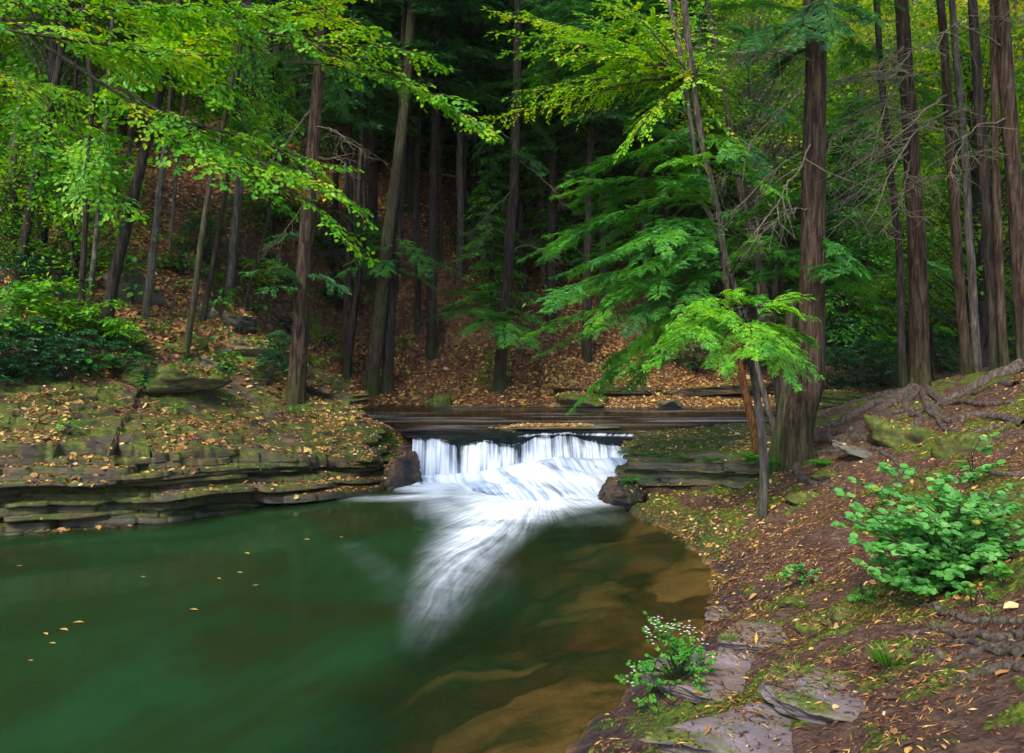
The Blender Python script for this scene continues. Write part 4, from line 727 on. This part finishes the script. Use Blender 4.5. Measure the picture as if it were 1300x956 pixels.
# ------------------------------------------------------------------ forest on the hill: shared tree kinds
def conifer_kind(seed, H, z0, R, nb, mat, cl=.32):
    r_ = np.random.default_rng(seed); P = []; D = []; N = []; S = []
    for k in range(nb):
        t = (k+r_.random())/nb; z = H*(z0+(1-z0)*t); L = R*(1-t)**.7*r_.uniform(.55, 1.1)+.3; a = r_.uniform(0, 2*PI); d = np.array([math.cos(a), math.sin(a), 0])
        m = int(L/.10)+4; q = np.linspace(.12, 1, m)[:, None]; s = np.array([-d[1], d[0], 0])
        for sg in (-1, 1, 0, 1, -1):
            lat = r_.uniform(0, .35, (m, 1))*L*(1-q*.7)*sg
            p = d*q*L+s*lat+UP*(z-.28*L*q**1.6-.08*abs(lat)); P.append(p+r_.normal(0, .05, (m, 3))); D.append(d+s*sg*.8-UP*.3+r_.normal(0, .25, (m, 3))); N.append(UP+r_.normal(0, .35, (m, 3))); S.append(r_.uniform(.6, 1.2, m)*cl)
    g = Geo(); P = np.concatenate(P); leaves(g, T_RIB, P, np.concatenate(D), np.concatenate(N), np.concatenate(S), np.clip(.5+r_.normal(0, .2, len(P)), 0, 1), 1.6)
    tr = Geo(); Q = resample(np.array([[0, 0, -.8], [.1, 0, H*.3], [.05, .1, H*.6], [0, 0, H]]), 30); tr.add(*tube(Q, np.linspace(.2, .03, 30), 10, .1, seed, .3), .5)
    for k in range(26):
        z = H*r_.uniform(.12, .8); a = r_.uniform(0, 2*PI); L = r_.uniform(.6, 1.8); d = np.array([math.cos(a), math.sin(a), -.15]); tr.add(*tube(np.array([[0, 0, z], d*L*.5+UP*(z+.05), d*L+UP*(z-.1)]), [.03, .018, .006], 4), .5)
    return g, tr, mat
def leafy_kind(seed, H, z0, R, ncl, mat, lf=.17, per=60):
    r_ = np.random.default_rng(seed); g = Geo(); tr = Geo(); Q = resample(np.array([[0, 0, -.8], [.15, .1, H*.3], [.3, -.1, H*.6], [.5, 0, H*.95]]), 30); tr.add(*tube(Q, np.linspace(.15, .03, 30), 10, .1, seed, .3), .5)
    for k in range(ncl):
        t = r_.random(); z = H*(z0+(1-z0)*t); a = r_.uniform(0, 2*PI); rad = R*math.sqrt(r_.uniform(.05, 1))*(1-.55*t**2); c = np.array([math.cos(a)*rad, math.sin(a)*rad, z]); i = min(29, int(z*.9/H*29))
        tr.add(*tube(np.array([Q[i]*[1, 1, .9], (Q[i]*[1, 1, .95]+c)/2, c]), [.03, .018, .006], 4), .5)
        m = per; q = r_.normal(0, 1, (m, 3))*np.array([.55, .55, .16]); nn = UP*1.3+r_.normal(0, .4, (m, 3)); leaves(g, T_KITE, c+q, r_.normal(0, 1, (m, 3))*[1, 1, .4]-UP*.2, nn, lf*r_.uniform(.6, 1.2, m), np.clip(.45+.18*r_.normal()+r_.normal(0, .14, m), 0, 1))
    return g, tr, mat
def proto(gk, name, bmat):
    g, tr, mat = gk; t = thing(name, '', '', (0, 0, 0)); g.build('crown', M[mat], t, False); tr.build('trunk', M[bmat], t); return t
PR = {'con1': proto(conifer_kind(1, 16, .42, 2.6, 105, 'dark_hemlock'), 'hemlock_tree', 'bark_dark'), 'con2': proto(conifer_kind(2, 18, .5, 2.8, 110, 'dark_hemlock'), 'hemlock_tree', 'bark_dark'),
      'con3': proto(conifer_kind(3, 9, .10, 2.3, 100, 'hemlock', .26), 'hemlock_tree', 'bark_dark'),
      'leaf1': proto(leafy_kind(4, 14, .40, 3.4, 150, 'hill_leaf'), 'broadleaf_tree', 'bark_grey'), 'leaf2': proto(leafy_kind(5, 11, .30, 3.0, 130, 'hill_leaf'), 'broadleaf_tree', 'bark_dark'),
      'low': proto(leafy_kind(7, 5, .12, 2.0, 70, 'hill_leaf', .15, 50), 'understory_tree', 'bark_dark'),
      'gold': proto(leafy_kind(6, 13, .22, 3.6, 190, 'gold_leaf', .19), 'autumn_tree', 'bark_grey')}
used = set()
def copy_tree(o, loc, rz, sc):
    key = o.name
    if key not in used: used.add(key); c = o
    else:
        c = o.copy(); col.objects.link(c)
        for ch in [k for k in o.children]:
            d = ch.copy(); col.objects.link(d); d.parent = c
    c.location = [float(k) for k in loc]; c.rotation_euler = (rng.normal(0, .04), rng.normal(0, .04), rz); c.scale = (sc, sc, sc); return c
kid = {'con1': ('tall shaded hemlock with dark drooping crown in the forest on the hill', 'tall shaded hemlocks on the hill'), 'con2': ('high crowned dark hemlock with a long bare trunk on the hill', 'high crowned hemlocks on the hill'),
       'con3': ('small bushy green hemlock in the understory of the hill forest', 'small understory hemlocks'), 'leaf1': ('tall green broadleaf tree in the forest on the hill', 'tall broadleaf trees on the hill'),
       'leaf2': ('short green broadleaf tree in the forest on the hill', 'short broadleaf trees on the hill'), 'low': ('small leafy understory tree on the leaf covered slope', 'small understory trees on the slope'), 'gold': ('yellow green autumn tree, sunlit glow painted in its leaves, behind the dark trunks', 'autumn trees with painted glow behind')}
placed = []
def forest(n, xr, yr, kinds, mind=1.6, smin=.8, smax=1.25, avoid=None):
    k = 0; tries = 0
    while k < n and tries < n*40:
        tries += 1; y = rng.uniform(*yr); x = rng.uniform(xr[0], xr[1])*y/40
        u = 650+x/y*FP
        if any((x-a)**2+(y-b)**2 < mind**2 for a, b in placed): continue
        if avoid and avoid(x, y, u): continue
        p, _ = drop(x, y); kd = kinds[rng.integers(len(kinds))]; o = copy_tree(PR[kd], p, rng.uniform(0, 6.28), rng.uniform(smin, smax)); tag(o, kid[kd][0], 'tree', kid[kd][1]); placed.append((x, y)); k += 1
for u_, y_, kd, s_ in [(440, 26.5, 'con2', .9), (470, 29, 'con1', 1.1), (548, 27.5, 'con2', 1.0), (585, 30, 'con1', 1.05), (700, 29.0, 'con1', .95), (745, 27.5, 'con2', .9), (610, 33, 'con1', 1.2), (520, 33, 'con1', 1.2), (440, 33, 'leaf1', 1.0), (670, 34, 'leaf1', 1.1), (560, 37, 'leaf1', 1.1)]:
    x_ = (u_-650)/FP*y_; o = copy_tree(PR[kd], drop(x_, y_)[0], rng.uniform(0, 6.28), s_); tag(o, kid[kd][0], 'tree', kid[kd][1]); placed.append((x_, y_))
lit = lambda x, y, u: 120 < u < 380 and y < 31
forest(26, (-12, 8), (29, 40), ['con1', 'con2', 'con1', 'con2'], 2.0)
forest(30, (-30, -8), (33, 48), ['leaf1', 'con2', 'leaf2', 'leaf1', 'con1'], 2.0)
forest(26, (-14, 9), (40, 62), ['con1', 'con2', 'leaf1'], 2.2)
forest(20, (6, 30), (30, 38), ['leaf2', 'con3', 'leaf1', 'con3'], 2.2, avoid=lambda x, y, u: y < np.interp(x, FX, FY)+1)
forest(50, (4, 36), (38, 62), ['gold', 'gold', 'leaf1', 'gold'], 2.1, .9, 1.5)
forest(26, (22, 48), (34, 70), ['gold', 'leaf1', 'gold'], 2.2, 1.0, 1.7)
forest(44, (-34, 36), (62, 88), ['leaf1', 'gold', 'con2'], 3.0, 1.1, 1.7)
forest(4, (-12, 2), (27, 31), ['con3', 'con2'], 2.0, .5, .75)
forest(12, (-28, -14), (31, 42), ['low', 'low', 'con3'], 1.4, .6, 1.1)
forest(12, (-10, 6), (30, 42), ['low', 'con3'], 1.4, .6, 1.2)
forest(7, (-30, -21), (19, 27), ['low'], 1.3, .6, .9)
forest(8, (-34, -22), (20, 33), ['leaf2', 'leaf1'], 2.0, .8, 1.1)
forest(7, (20, 34), (21, 30), ['leaf2', 'con3'], 2.0, .7, 1.1)
# high crowns of the named hemlocks, unseen, added above the view to shade the slope
hc = Geo(); q_ = conifer_kind(9, 12, .05, 3.4, 120, 'dark_hemlock', .34)[0]; hc_me = q_.build('crown', M['dark_hemlock'], None, False).data; bpy.data.objects.remove(bpy.data.objects[[o.name for o in bpy.data.objects if o.data == hc_me][0]])
for k in ('L12', 'L14', 'C2', 'R4', 'R5', 'R10', 'L3'):
    t, b, P, R_ = TREES[k]; topz = P[-1][2]; zf = max(CZ+.44*b[1]+.5, topz-9); i = np.argmin(abs(P[:, 2]-zf)); c = bpy.data.objects.new('crown', hc_me); col.objects.link(c); c.parent = t
    f = max((topz-zf+1.5)/12, .35); sx = 1.0+.15*rng.normal(); c.location = [float(q) for q in (P[i]-b)]; c.scale = (sx, sx, f); c.rotation_euler = (0, 0, rng.uniform(0, 6))
# ------------------------------------------------------------------ rhododendrons
def rhodo_kind(seed, R=.9, H=1.3, n=150):
    r_ = np.random.default_rng(seed); g = Geo(); w = Geo(); P = []; D = []; N = []; S = []
    for k in range(n):
        a = r_.uniform(0, 2*PI); e = math.acos(r_.uniform(-.1, 1)); q = r_.uniform(.55, 1.05); c = np.array([math.cos(a)*math.sin(e)*R, math.sin(a)*math.sin(e)*R, .25+math.cos(e)*H])*[q, q, 1]
        m = 9; b = np.arange(m)/m*2*PI+r_.random(); dd = np.stack([np.cos(b), np.sin(b), np.full(m, -.15)+r_.normal(0, .25, m)], -1); P.append(np.repeat(c[None], m, 0)); D.append(dd); N.append(UP+r_.normal(0, .2, (m, 3))); S.append(r_.uniform(.11, .19, m))
        if k % 3 == 0: w.add(*tube(np.array([[0, 0, -.2], c*[.5, .5, .5]+r_.normal(0, .05, 3), c]), [.018, .012, .005], 4), .5)
    P = np.concatenate(P); leaves(g, T_RHO, P, np.concatenate(D), np.concatenate(N), np.concatenate(S), np.clip(.45+r_.normal(0, .22, len(P)), 0, 1)); return g, w
rp = []
for sd in (1, 2):
    g, w = rhodo_kind(sd); t = thing('rhododendron', '', '', (0, 0, 0)); g.build('foliage', M['rhodo'], t, False); w.build('stem', M['limb'], t); rp.append(t)
for k, (u, v, s) in enumerate([(10, 480, 1.2), (45, 470, 1.1), (80, 482, .9), (110, 470, .9), (150, 478, .8), (25, 430, 1.1), (70, 420, 1.0), (20, 380, 1.1), (60, 370, 1.0), (135, 440, .7), (170, 450, .6), (185, 480, .5), (105, 400, .8), (20, 330, 1.1), (345, 485, .5), (355, 460, .5), (225, 345, .7), (260, 330, .8), (350, 370, .8), (20, 290, 1.2), (90, 340, .9),
        (1065, 495, .9), (1095, 492, 1.1), (1120, 490, 1.0), (1205, 470, 1.0), (1190, 472, .9), (1060, 460, 1.3), (1100, 450, 1.3), (1130, 440, 1.3), (1270, 455, 1.2), (1090, 400, 1.5), (1210, 430, 1.6), (1250, 430, 1.6), (960, 470, 1.2), (880, 470, .8), (-30, 490, 1.3), (430, 390, .8), (420, 340, .9), (720, 330, 1.1), (770, 330, 1.1), (600, 330, 1.0), (1280, 400, 1.6)]):
    p = hit(u, v); 
    if p[1] < 15 and u > 1000: p = drop(p[0]*18/p[1], 18)[0]
    o = copy_tree(rp[k % 2], p, rng.uniform(0, 6), s*(.62 if u < 230 else 1))
    if u < 230: tag(o, 'dark rhododendron bush in the thicket at the left end of the shelf', 'shrub', 'rhododendron thicket at the left')
    elif u < 480: tag(o, 'small dark rhododendron bush on the leaf covered slope', 'shrub', 'rhododendrons on the leaf slope')
    elif u < 860: tag(o, 'dim rhododendron bush high on the shaded slope', 'shrub', 'rhododendrons on the shaded slope')
    else: tag(o, 'dark rhododendron bush in shade beyond the right bank', 'shrub', 'rhododendrons beyond the right bank')
# ------------------------------------------------------------------ seedlings, ferns
def seedling_kind(seed, n=9, R=.32, h=.28, leaf=.14):
    r_ = np.random.default_rng(seed); g = Geo(); w = Geo(); a = r_.uniform(0, 2*PI, n*3); rad = R*r_.uniform(.1, 1, n*3); P = np.stack([np.cos(a)*rad, np.sin(a)*rad, h*r_.uniform(.6, 1.2, n*3)], -1)
    leaves(g, T_OVAL, P, np.stack([np.cos(a), np.sin(a), -.2+0*a], -1)+r_.normal(0, .4, (n*3, 3)), UP+r_.normal(0, .25, (n*3, 3)), leaf*r_.uniform(.6, 1.1, n*3), np.clip(.5+r_.normal(0, .2, n*3), 0, 1), 1.3)
    for q in P[::3]: w.add(*tube(np.array([[0, 0, -.05], q*[.4, .4, .7], q]), [.005, .004, .002], 4), .5)
    return g, w
skp = []
for sd in (1, 2, 3):
    g, w = seedling_kind(sd); t = thing('seedling', '', '', (0, 0, 0)); g.build('foliage', M['herb'], t, False); w.build('stem', M['limb'], t); skp.append(t)
named = [(555, 0, 0)]
SL = [(378, 531, .8, 'single bright green seedling on the leaf strewn top of the left ledge'), (225, 525, .6, 'bright seedling with pale speck at the back of the left ledge'), (88, 552, .7, 'drooping seedling over the dark hollow of the left ledge'), (290, 482, .8, 'bright seedling in brown leaves below the rock pile'), (370, 595, .45, 'small seedling on the rim of the left ledge, right one'), (332, 600, .45, 'small seedling on the rim of the left ledge, left one'),
      (185, 497, 1.0, 'dark green seedling on the long mossy rock'), (235, 475, .9, 'yellowish sapling sprig on the mossy rock'), (143, 520, .5, 'tiny plant among leaves behind the dark hollow'), (500, 540, .5, 'little green tuft at the right tip of the left ledge')]
for k, (u, v, s, lab) in enumerate(SL): tag(copy_tree(skp[k % 3], hit(u, v), rng.uniform(0, 6), s), lab, 'seedling')
for k in range(90):
    u = rng.uniform(60, 520); v = rng.uniform(250, 480)
    p = hit(u, v)
    if p[1] > 36: continue
    tag(copy_tree(skp[k % 3], p, rng.uniform(0, 6), rng.uniform(.7, 1.6)), 'low green seedling among brown leaves on the hillside', 'seedling', 'seedlings on the hillside')
# leafy maple saplings at the left
def sap_kind(seed, mat, tb, leaf=.14, H=1.5, R=1.0, n=16):
    r_ = np.random.default_rng(seed); g = Geo(); w = Geo(); w.add(*tube(np.array([[0, 0, -.2], [.05, 0, H*.5], [.1, .05, H]]), [.02, .015, .006], 6), .5)
    for k in range(n):
        z = H*r_.uniform(.35, 1); a = r_.uniform(0, 6.28); d = np.array([math.cos(a), math.sin(a), 0]); L = R*r_.uniform(.6, 1.1); spray(g, w, np.array([[.05, 0, z], d*L*.5+UP*(z+.12), d*L+UP*(z-.02)]), 'beech', .4, leaf, .1, tb=tb)
    return g, w
for k, (u, v, s, lab) in enumerate([(60, 440, 1.0, 'leafy sapling with bright layered leaves above the left thicket'), (10, 470, 1.0, 'leafy sapling spreading at the far left edge'), (160, 460, .6, 'small leafy sapling at the foot of the leaning dark trunk'), (120, 445, .7, 'yellowish leafy sapling in front of the black upright trunk'), (330, 380, .8, 'yellow green sapling behind the rock pile'), (1120, 475, .9, 'leafy sapling in the shade beyond the right bank')]):
    g, w = sap_kind(20+k, 'beech', .42 if k != 4 else .7); p = hit(u, v); t = thing('leafy_sapling', lab, 'sapling', p); t.scale = (s,)*3; g.build('foliage', M['beech'], t, False); w.build('stem', M['limb'], t)
def fern(u, v, s, lab, n=12, Lf=.50):
    p = hit(u, v); t = thing('fern', lab, 'fern', p)
    for k in range(n):
        g = Geo(); a = rng.uniform(0, 2*PI); L = Lf*s*rng.uniform(.7, 1.1); m = 14; q = np.linspace(.1, 1, m); d = np.array([math.cos(a), math.sin(a), 0]); Q = d*(q*L)[:, None]+UP*(.75*L*q-.75*L*q**2.2)[:, None]; sd = np.array([-d[1], d[0], 0])
        for sg in (-1, 1): leaves(g, T_RIB, Q, d*.35+sd*sg+jit(m, .1), UP+jit(m, .2), .34*L*(1.05-q)+.01, np.clip(.55+rng.normal(0, .12, m), 0, 1), 1.5)
        g.add(*tube(Q, .003, 4), .3); g.build('frond', M['herb'], t, False)
for u, v, s, lab in [(960, 585, 1.0, 'largest fern on the ledge rim beside the orange barked tree'), (985, 590, .8, 'fern at the right end of the ledge rim beside the thick trunk'), (835, 580, .6, 'small fern on the rim of the right ledge, third from the falls'), (810, 578, .6, 'small fern on the rim of the right ledge, second from the falls'), (790, 575, .45, 'small fern on the rim of the right ledge nearest the falls'), (865, 583, .6, 'small fern on the rim of the right ledge, fourth from the falls'), (900, 585, .6, 'small fern on the rim of the right ledge, fifth from the falls'), (1045, 590, .6, 'fern in shade right of the thick trunk base'), (800, 612, .6, 'fern below the right ledge above the wet boulder')]: fern(u, v, s, lab)
# ------------------------------------------------------------------ foreground shrub with round leaves
def shrub(base, tips, label, leaf=.085, n_side=5, name='leafy_shrub', mat='shrub', tb=.5, tw=.35):
    t = thing(name, label, 'shrub', base); g = Geo(); w = Geo(); P = []; D = []; N = []; S = []
    for tip in tips:
        m = (base+tip)/2+UP*.06+jit(1, .04)[0]; Q = resample(np.array([base-UP*.04, m, tip]), 16); w.add(*tube(Q-base, np.linspace(.008, .0025, 16), 6), .5)
        for k in range(n_side):
            i = rng.integers(5, 15); d = norm(Q[i]-Q[i-1]); a = rng.uniform(0, 6.28); e = Q[i]+np.array([math.cos(a), math.sin(a), .15])*rng.uniform(.08, .24)*tw/.35+d*.06
            w.add(*tube(np.array([Q[i], e])-base, [.0035, .0018], 4), .5)
            for q in np.linspace(.35, 1, 4):
                for sg in (-1, 1):
                    sv = norm(np.cross(e-Q[i], UP))*sg; P.append(Q[i]+(e-Q[i])*q-base); D.append(norm(e-Q[i])*.5+sv+jit(1, .25)[0]-UP*.15); N.append(UP+np.array([0, -.35, 0])+jit(1, .28)[0]); S.append(leaf*rng.uniform(.35, 1.2))
            P.append(e-base); D.append(norm(e-Q[i])+jit(1, .2)[0]); N.append(UP+np.array([0, -.35, 0])+jit(1, .25)[0]); S.append(leaf*rng.uniform(.8, 1.25))
    n = len(P); leaves(g, T_ROUND, np.array(P), np.array(D), np.array(N), np.array(S), np.clip(tb+rng.normal(0, .17, n)+(rng.random(n) < .03)*.4, 0, 1), 1.05); g.build('foliage', M[mat], t, True); w.build('stem', M['bark_dark'], t)
b0 = hit(1205, 735); Yb = b0[1]
tips = [px(u, v, Yb+dy) for u, v, dy in [(1060, 655, .1), (1075, 630, .4), (1110, 610, .3), (1100, 650, -.3), (1130, 595, .5), (1165, 600, .1), (1200, 605, .4), (1240, 590, .2), (1135, 640, -.4), (1080, 690, -.2), (1100, 720, -.3), (1150, 700, -.5), (1125, 735, -.35), (1180, 660, -.5), (1220, 640, -.3), (1255, 650, .1), (1285, 660, .3), (1290, 690, -.1), (1265, 615, .5), (1170, 735, -.5), (1240, 700, -.5), (1275, 640, -.1), (1190, 625, .0), (1185, 752, -.6), (1210, 725, -.6), (1130, 690, -.6), (1230, 620, .6), (1150, 665, .1), (1295, 625, .4), (1310, 680, .0), (1085, 665, .4)]]
shrub(b0, tips, 'bushy shrub with broad rounded bluish green leaves on the right bank', n_side=10, leaf=.074)
b1 = hit(1245, 560); tips = [px(1240, 545, b1[1]-.2), px(1250, 520, b1[1])]
shrub(hit(1238, 615), [px(u, v, hit(1238, 615)[1]-.3) for u, v in [(1235, 575), (1245, 555), (1222, 580)]], 'thin sprig with a few pale leaves rising behind the broad leaved shrub', n_side=1, leaf=.10)
b2 = hit(862, 862); Yb = b2[1]; tips = [px(u, v, Yb+dy) for u, v, dy in [(825, 800, .1), (835, 790, .2), (850, 795, .2), (870, 800, .3), (885, 815, .2), (810, 855, -.1), (830, 850, -.2), (895, 830, .1), (850, 840, -.2), (875, 840, -.1), (905, 850, .1), (795, 870, 0), (860, 820, 0), (840, 880, -.2), (880, 870, -.2), (820, 890, -.15)]]
shrub(b2, tips, 'low bright green plant with tiny white flowers at the pool edge', .03, 6, 'flowering_plant', 'herb', .55, .16)
P = []
for tip in tips[:6]+[px(u, v, Yb) for u, v in [(842, 798), (860, 803), (878, 808), (828, 812), (800, 868), (812, 862)]]:
    for k in range(7): P.append(tip+jit(1, .03)[0]*[1, 1, .6]+UP*.02)
fo_ = [o for o in bpy.data.objects if o.name.startswith('flowering_plant')][0]
for p in P:
    fl = Geo(); a = np.arange(5)/5*2*PI; leaves(fl, T_KITE, np.repeat((p-b2)[None], 5, 0), np.stack([np.cos(a), np.sin(a), .3+0*a], -1), UP+jit(5, .2), np.full(5, .013), rng.random(5)); fl.build('flower', M['petal'], fo_, False)
b3 = hit(1015, 745); shrub(b3, [b3+np.array(q) for q in [(-.06, 0, .14), (.06, -.03, .13), (0, .05, .18), (.12, .02, .1), (-.12, .02, .09)]], 'small round leaved plant on the purple mud', .045, 3, 'leafy_herb', 'shrub', .5, .14)
for k, (u, v, lab) in enumerate([(1100, 765, 'small herb with one orange leaf below the broad leaved shrub'), (1275, 745, 'leafy herb on the needle covered soil at the right edge'), (1235, 770, 'small herb between the roots at the lower right')]):
    b = hit(u, v); shrub(b, [b+np.array(q) for q in [(-.06, 0, .06), (.06, -.03, .05), (0, .05, .08)]], lab, .04, 2, 'leafy_herb', 'herb', .5, .12)
def tuft(u, v, n, L, lab, spread=.07):
    b = hit(u, v); t = thing('grass_tuft', lab, 'grass tuft', b); g = Geo(); a = rng.uniform(0, 6.28, n); rd = rng.uniform(0, spread, n); P = np.stack([np.cos(a)*rd, np.sin(a)*rd, 0*a-.01], -1)
    D = np.stack([np.cos(a), np.sin(a), rng.uniform(.5, 2.2, n)], -1); leaves(g, T_RIB, P, D, np.stack([-np.cos(a), -np.sin(a), 1+0*a], -1), L*rng.uniform(.5, 1.1, n), rng.random(n), .45); g.build('blade', M['grass'], t, False)
for u, v, n, L, lab in [(1130, 842, 90, .15, 'spiky grass tuft beside the roots at the bottom right'), (1012, 852, 30, .07, 'small grass tuft between the two bottom slabs'), (1045, 868, 40, .06, 'short grass patch at the bottom right of the slabs'), (1022, 770, 60, .08, 'bright grass on the mossy stone by the mud'), (1195, 797, 50, .06, 'short grass patch between shrub and roots'), (1260, 778, 40, .07, 'grass at the head of the upper root'), (925, 812, 60, .07, 'grass along the pool side of the slabs'), (965, 790, 40, .05, 'short grass on the rim of the small wet slab'), (1080, 770, 50, .07, 'grass beside the orange leaved herb'), (835, 905, 80, .08, 'grass on the pool rim at the bottom')]: tuft(u, v, n, L, lab)
# small moss blades on bright moss
# ------------------------------------------------------------------ fallen leaves
def scatter(n, xr, yr, size, dens, tint, lift=.006, curl=1.0, tm=T_FALL):
    x = rng.uniform(*xr, n); y = rng.uniform(*yr, n); m = dens(x, y) > rng.random(n); x = x[m]; y = y[m]; P = []; N = []
    for a, b in zip(x, y):
        r = bv.ray_cast(Vector((a, b, 60)), Vector((0, 0, -1)), 100)
        if r[0] and r[1][2] > .6: P.append(r[0]); N.append(r[1])
    P = np.array(P); N = np.array(N); k = len(P); a = rng.uniform(0, 6.28, k); D = np.stack([np.cos(a), np.sin(a), 0*a], -1); D = D-N*(D*N).sum(1)[:, None]
    g = Geo(); leaves(g, tm, P+N*lift, D+jit(k, .2), N+jit(k, .38), size*np.exp(rng.normal(-.1, .33, k)), np.clip(tint(P)+rng.normal(0, .26, k), 0, 1), 1.0); return g
poolmask = lambda x, y: (sdf(x, y, POOL) > .02) & (sdf(x, y, CREEK) > .02)
g = scatter(26000, (-9, -1.8), (10.5, 20), .075, lambda x, y: np.where(poolmask(x, y), .12+.95*sst(.42, .62, fbm(x*1.0+y*.3, y*1.6, 4, 70)), 0), lambda P: .60+.5*(fbm(P[:, 0]*1.2, P[:, 1]*1.2, 3, 18)-.5)); tag(g.build('fallen_leaves', M['litter'], None, False), 'yellow and orange fallen leaves strewn over the left ledge', 'fallen leaves', None, 'stuff')
g = scatter(80000, (-16, 9), (18, 38), .12, lambda x, y: np.where(y > np.interp(x, FX, FY)-1.2, 1, 0)*poolmask(x, y), lambda P: .42+.25*(fbm(P[:, 0]*.5, P[:, 1]*.5, 3, 8)-.5), .015); tag(g.build('fallen_leaves', M['litter'], None, False), 'brown fallen leaves covering the hillside behind the creek', 'fallen leaves', None, 'stuff')
g = scatter(30000, (1.2, 12), (3, 18), .052, lambda x, y: np.where(poolmask(x, y) | ((x < 2.5) & (y > 13.4) & (x > 1.5)), .04+.22*sst(.45, .7, fbm(x*1.1, y*1.1, 3, 71))+.3*np.exp(-((x-1.9)**2/.1+(y-14)**2/.3))+1.1*((y > 12.5) & (x > 2.1) & (x < 5))*sst(.38, .6, fbm(x*2, y*2, 3, 79))+.5*np.exp(-((x-2.9)**2/1.2+(y-11.2)**2/3)), 0), lambda P: np.full(len(P), .72), .006); tag(g.build('fallen_leaves', M['litter'], None, False), 'scattered yellow fallen leaves on the soil of the right bank', 'fallen leaves', None, 'stuff')
g = scatter(5000, (-1, 3.2), (17.8, 19.4), .07, lambda x, y: ((x-.7)/1.15)**2+((y-18.6)/.5)**2 < 1, lambda P: np.full(len(P), .78)); tag(g.build('fallen_leaves', M['litter'], None, False), 'yellow leaves heaped on the low bar in the creek', 'fallen leaves', None, 'stuff')
g = scatter(9000, (1, 12), (24, 27.5), .09, lambda x, y: poolmask(x, y)*1.0, lambda P: np.full(len(P), .66)); tag(g.build('fallen_leaves', M['litter'], None, False), 'pale yellow leaves along the far rim of the creek', 'fallen leaves', None, 'stuff')
g = scatter(150000, (.3, 9), (2.5, 13), .05, lambda x, y: np.where(poolmask(x, y), .2+.8*sst(.4, .6, fbm(x*1.6, y*1.6, 3, 75)), 0), lambda P: rng.uniform(-.1, .62, len(P)), .005, tm=T_RIB); tag(g.build('needle_litter', M['litter'], None, False), 'brown twigs and needles littering the soil of the right bank', 'needle litter', None, 'stuff')
g = scatter(130000, (.3, 9), (2.8, 14), .022, lambda x, y: moss_f(x, y, y*0-9)*poolmask(x, y), lambda P: rng.uniform(.2, 1, len(P)), .004, tm=T_KITE); g2 = g
o = g2.build('moss', M['moss'], None, False); tag(o, 'yellow green moss growing in cushions on the right bank', 'moss', None, 'stuff')
# leaves floating on the pool, each its own object
for k, (u, v) in enumerate([(92, 792), (55, 805), (75, 800), (62, 818), (178, 734), (310, 703), (300, 728), (240, 775), (20, 720), (385, 686), (430, 683), (35, 840), (320, 745), (275, 735)]):
    Yd = CZ*FP/(v-H0); p = px(u, v, Yd); g = Geo(); a = rng.uniform(-.6, .8); leaves(g, T_KITE, np.zeros((1, 3)), np.array([[math.cos(a), math.sin(a), 0]]), np.array([[0, 0, 1.]]), np.array([rng.uniform(.06, .12)]), np.array([rng.uniform(.6, .9)]), .75)
    o = g.build('floating_leaf', M['litter'], None, False); o.location = (float(p[0]), float(p[1]), .014); tag(o, 'yellow leaf floating on the dark green pool', 'leaf', 'leaves floating on the pool')
# ------------------------------------------------------------------ camera, light, world
sc = bpy.context.scene
cam = bpy.data.objects.new('camera', bpy.data.cameras.new('camera')); col.objects.link(cam); cam.location = (0, 0, CZ); cam.rotation_euler = (PI/2, 0, 0)
cam.data.lens = 36*FP/1300; cam.data.sensor_width = 36; cam.data.shift_y = -(478-H0)/1300; cam.data.clip_end = 600; cam.data.clip_start = .05; sc.camera = cam
EL, AZ = 48, 208       # sun: elevation, compass angle measured clockwise from +Y
el, az = math.radians(EL), math.radians(AZ)
sun = bpy.data.objects.new('sun', bpy.data.lights.new('sun', 'SUN')); col.objects.link(sun)
sdir = Vector((math.sin(az)*math.cos(el), math.cos(az)*math.cos(el), math.sin(el))); sun.rotation_euler = sdir.to_track_quat('Z', 'Y').to_euler(); sun.location = (0, 0, 30)
sun.data.energy = 1.5; sun.data.angle = math.radians(14); sun.data.color = (1, .93, .82)
w = bpy.data.worlds.new('World'); sc.world = w; w.use_nodes = True; nt_ = w.node_tree; bgd = nt_.nodes['Background']; sky = nt_.nodes.new('ShaderNodeTexSky'); sky.sky_type = 'NISHITA'; sky.sun_disc = False; sky.sun_elevation = el; sky.sun_rotation = az
nt_.links.new(sky.outputs[0], bgd.inputs[0]); bgd.inputs[1].default_value = .12
sc.view_settings.view_transform = 'Standard'; sc.view_settings.look = 'None'; sc.view_settings.exposure = 1.65; sc.view_settings.gamma = 1
sc.cycles.max_bounces = 6; sc.cycles.diffuse_bounces = 3; sc.cycles.glossy_bounces = 2; sc.cycles.transmission_bounces = 4; sc.cycles.transparent_max_bounces = 6
sc.cycles.use_denoising = True; sc.cycles.use_adaptive_sampling = True; sc.cycles.adaptive_threshold = .025; sc.cycles.caustics_reflective = False; sc.cycles.caustics_refractive = False; sc.cycles.sample_clamp_indirect = 6
for k, o in PR.items():
    if o.name not in used: print('unused', k)


hz = Geo(); a_ = np.array([[x, y, z] for z in (-4.2, 66) for x, y in ((-185, -185), (185, -185), (185, 185), (-185, 185))], float); hz.add(a_, np.array([[0, 3, 2, 1], [4, 5, 6, 7], [0, 1, 5, 4], [1, 2, 6, 5], [2, 3, 7, 6], [3, 0, 4, 7]]))
g = G('haze_air'); g.L.new(g.n('VolumePrincipled', {'Color': (.86, .86, .76, 1), 'Density': .0002}).outputs[0], g.out.inputs['Volume'])
tag(hz.build('haze', g.m, None, False), kind='stuff'); sc.cycles.volume_bounces = 0
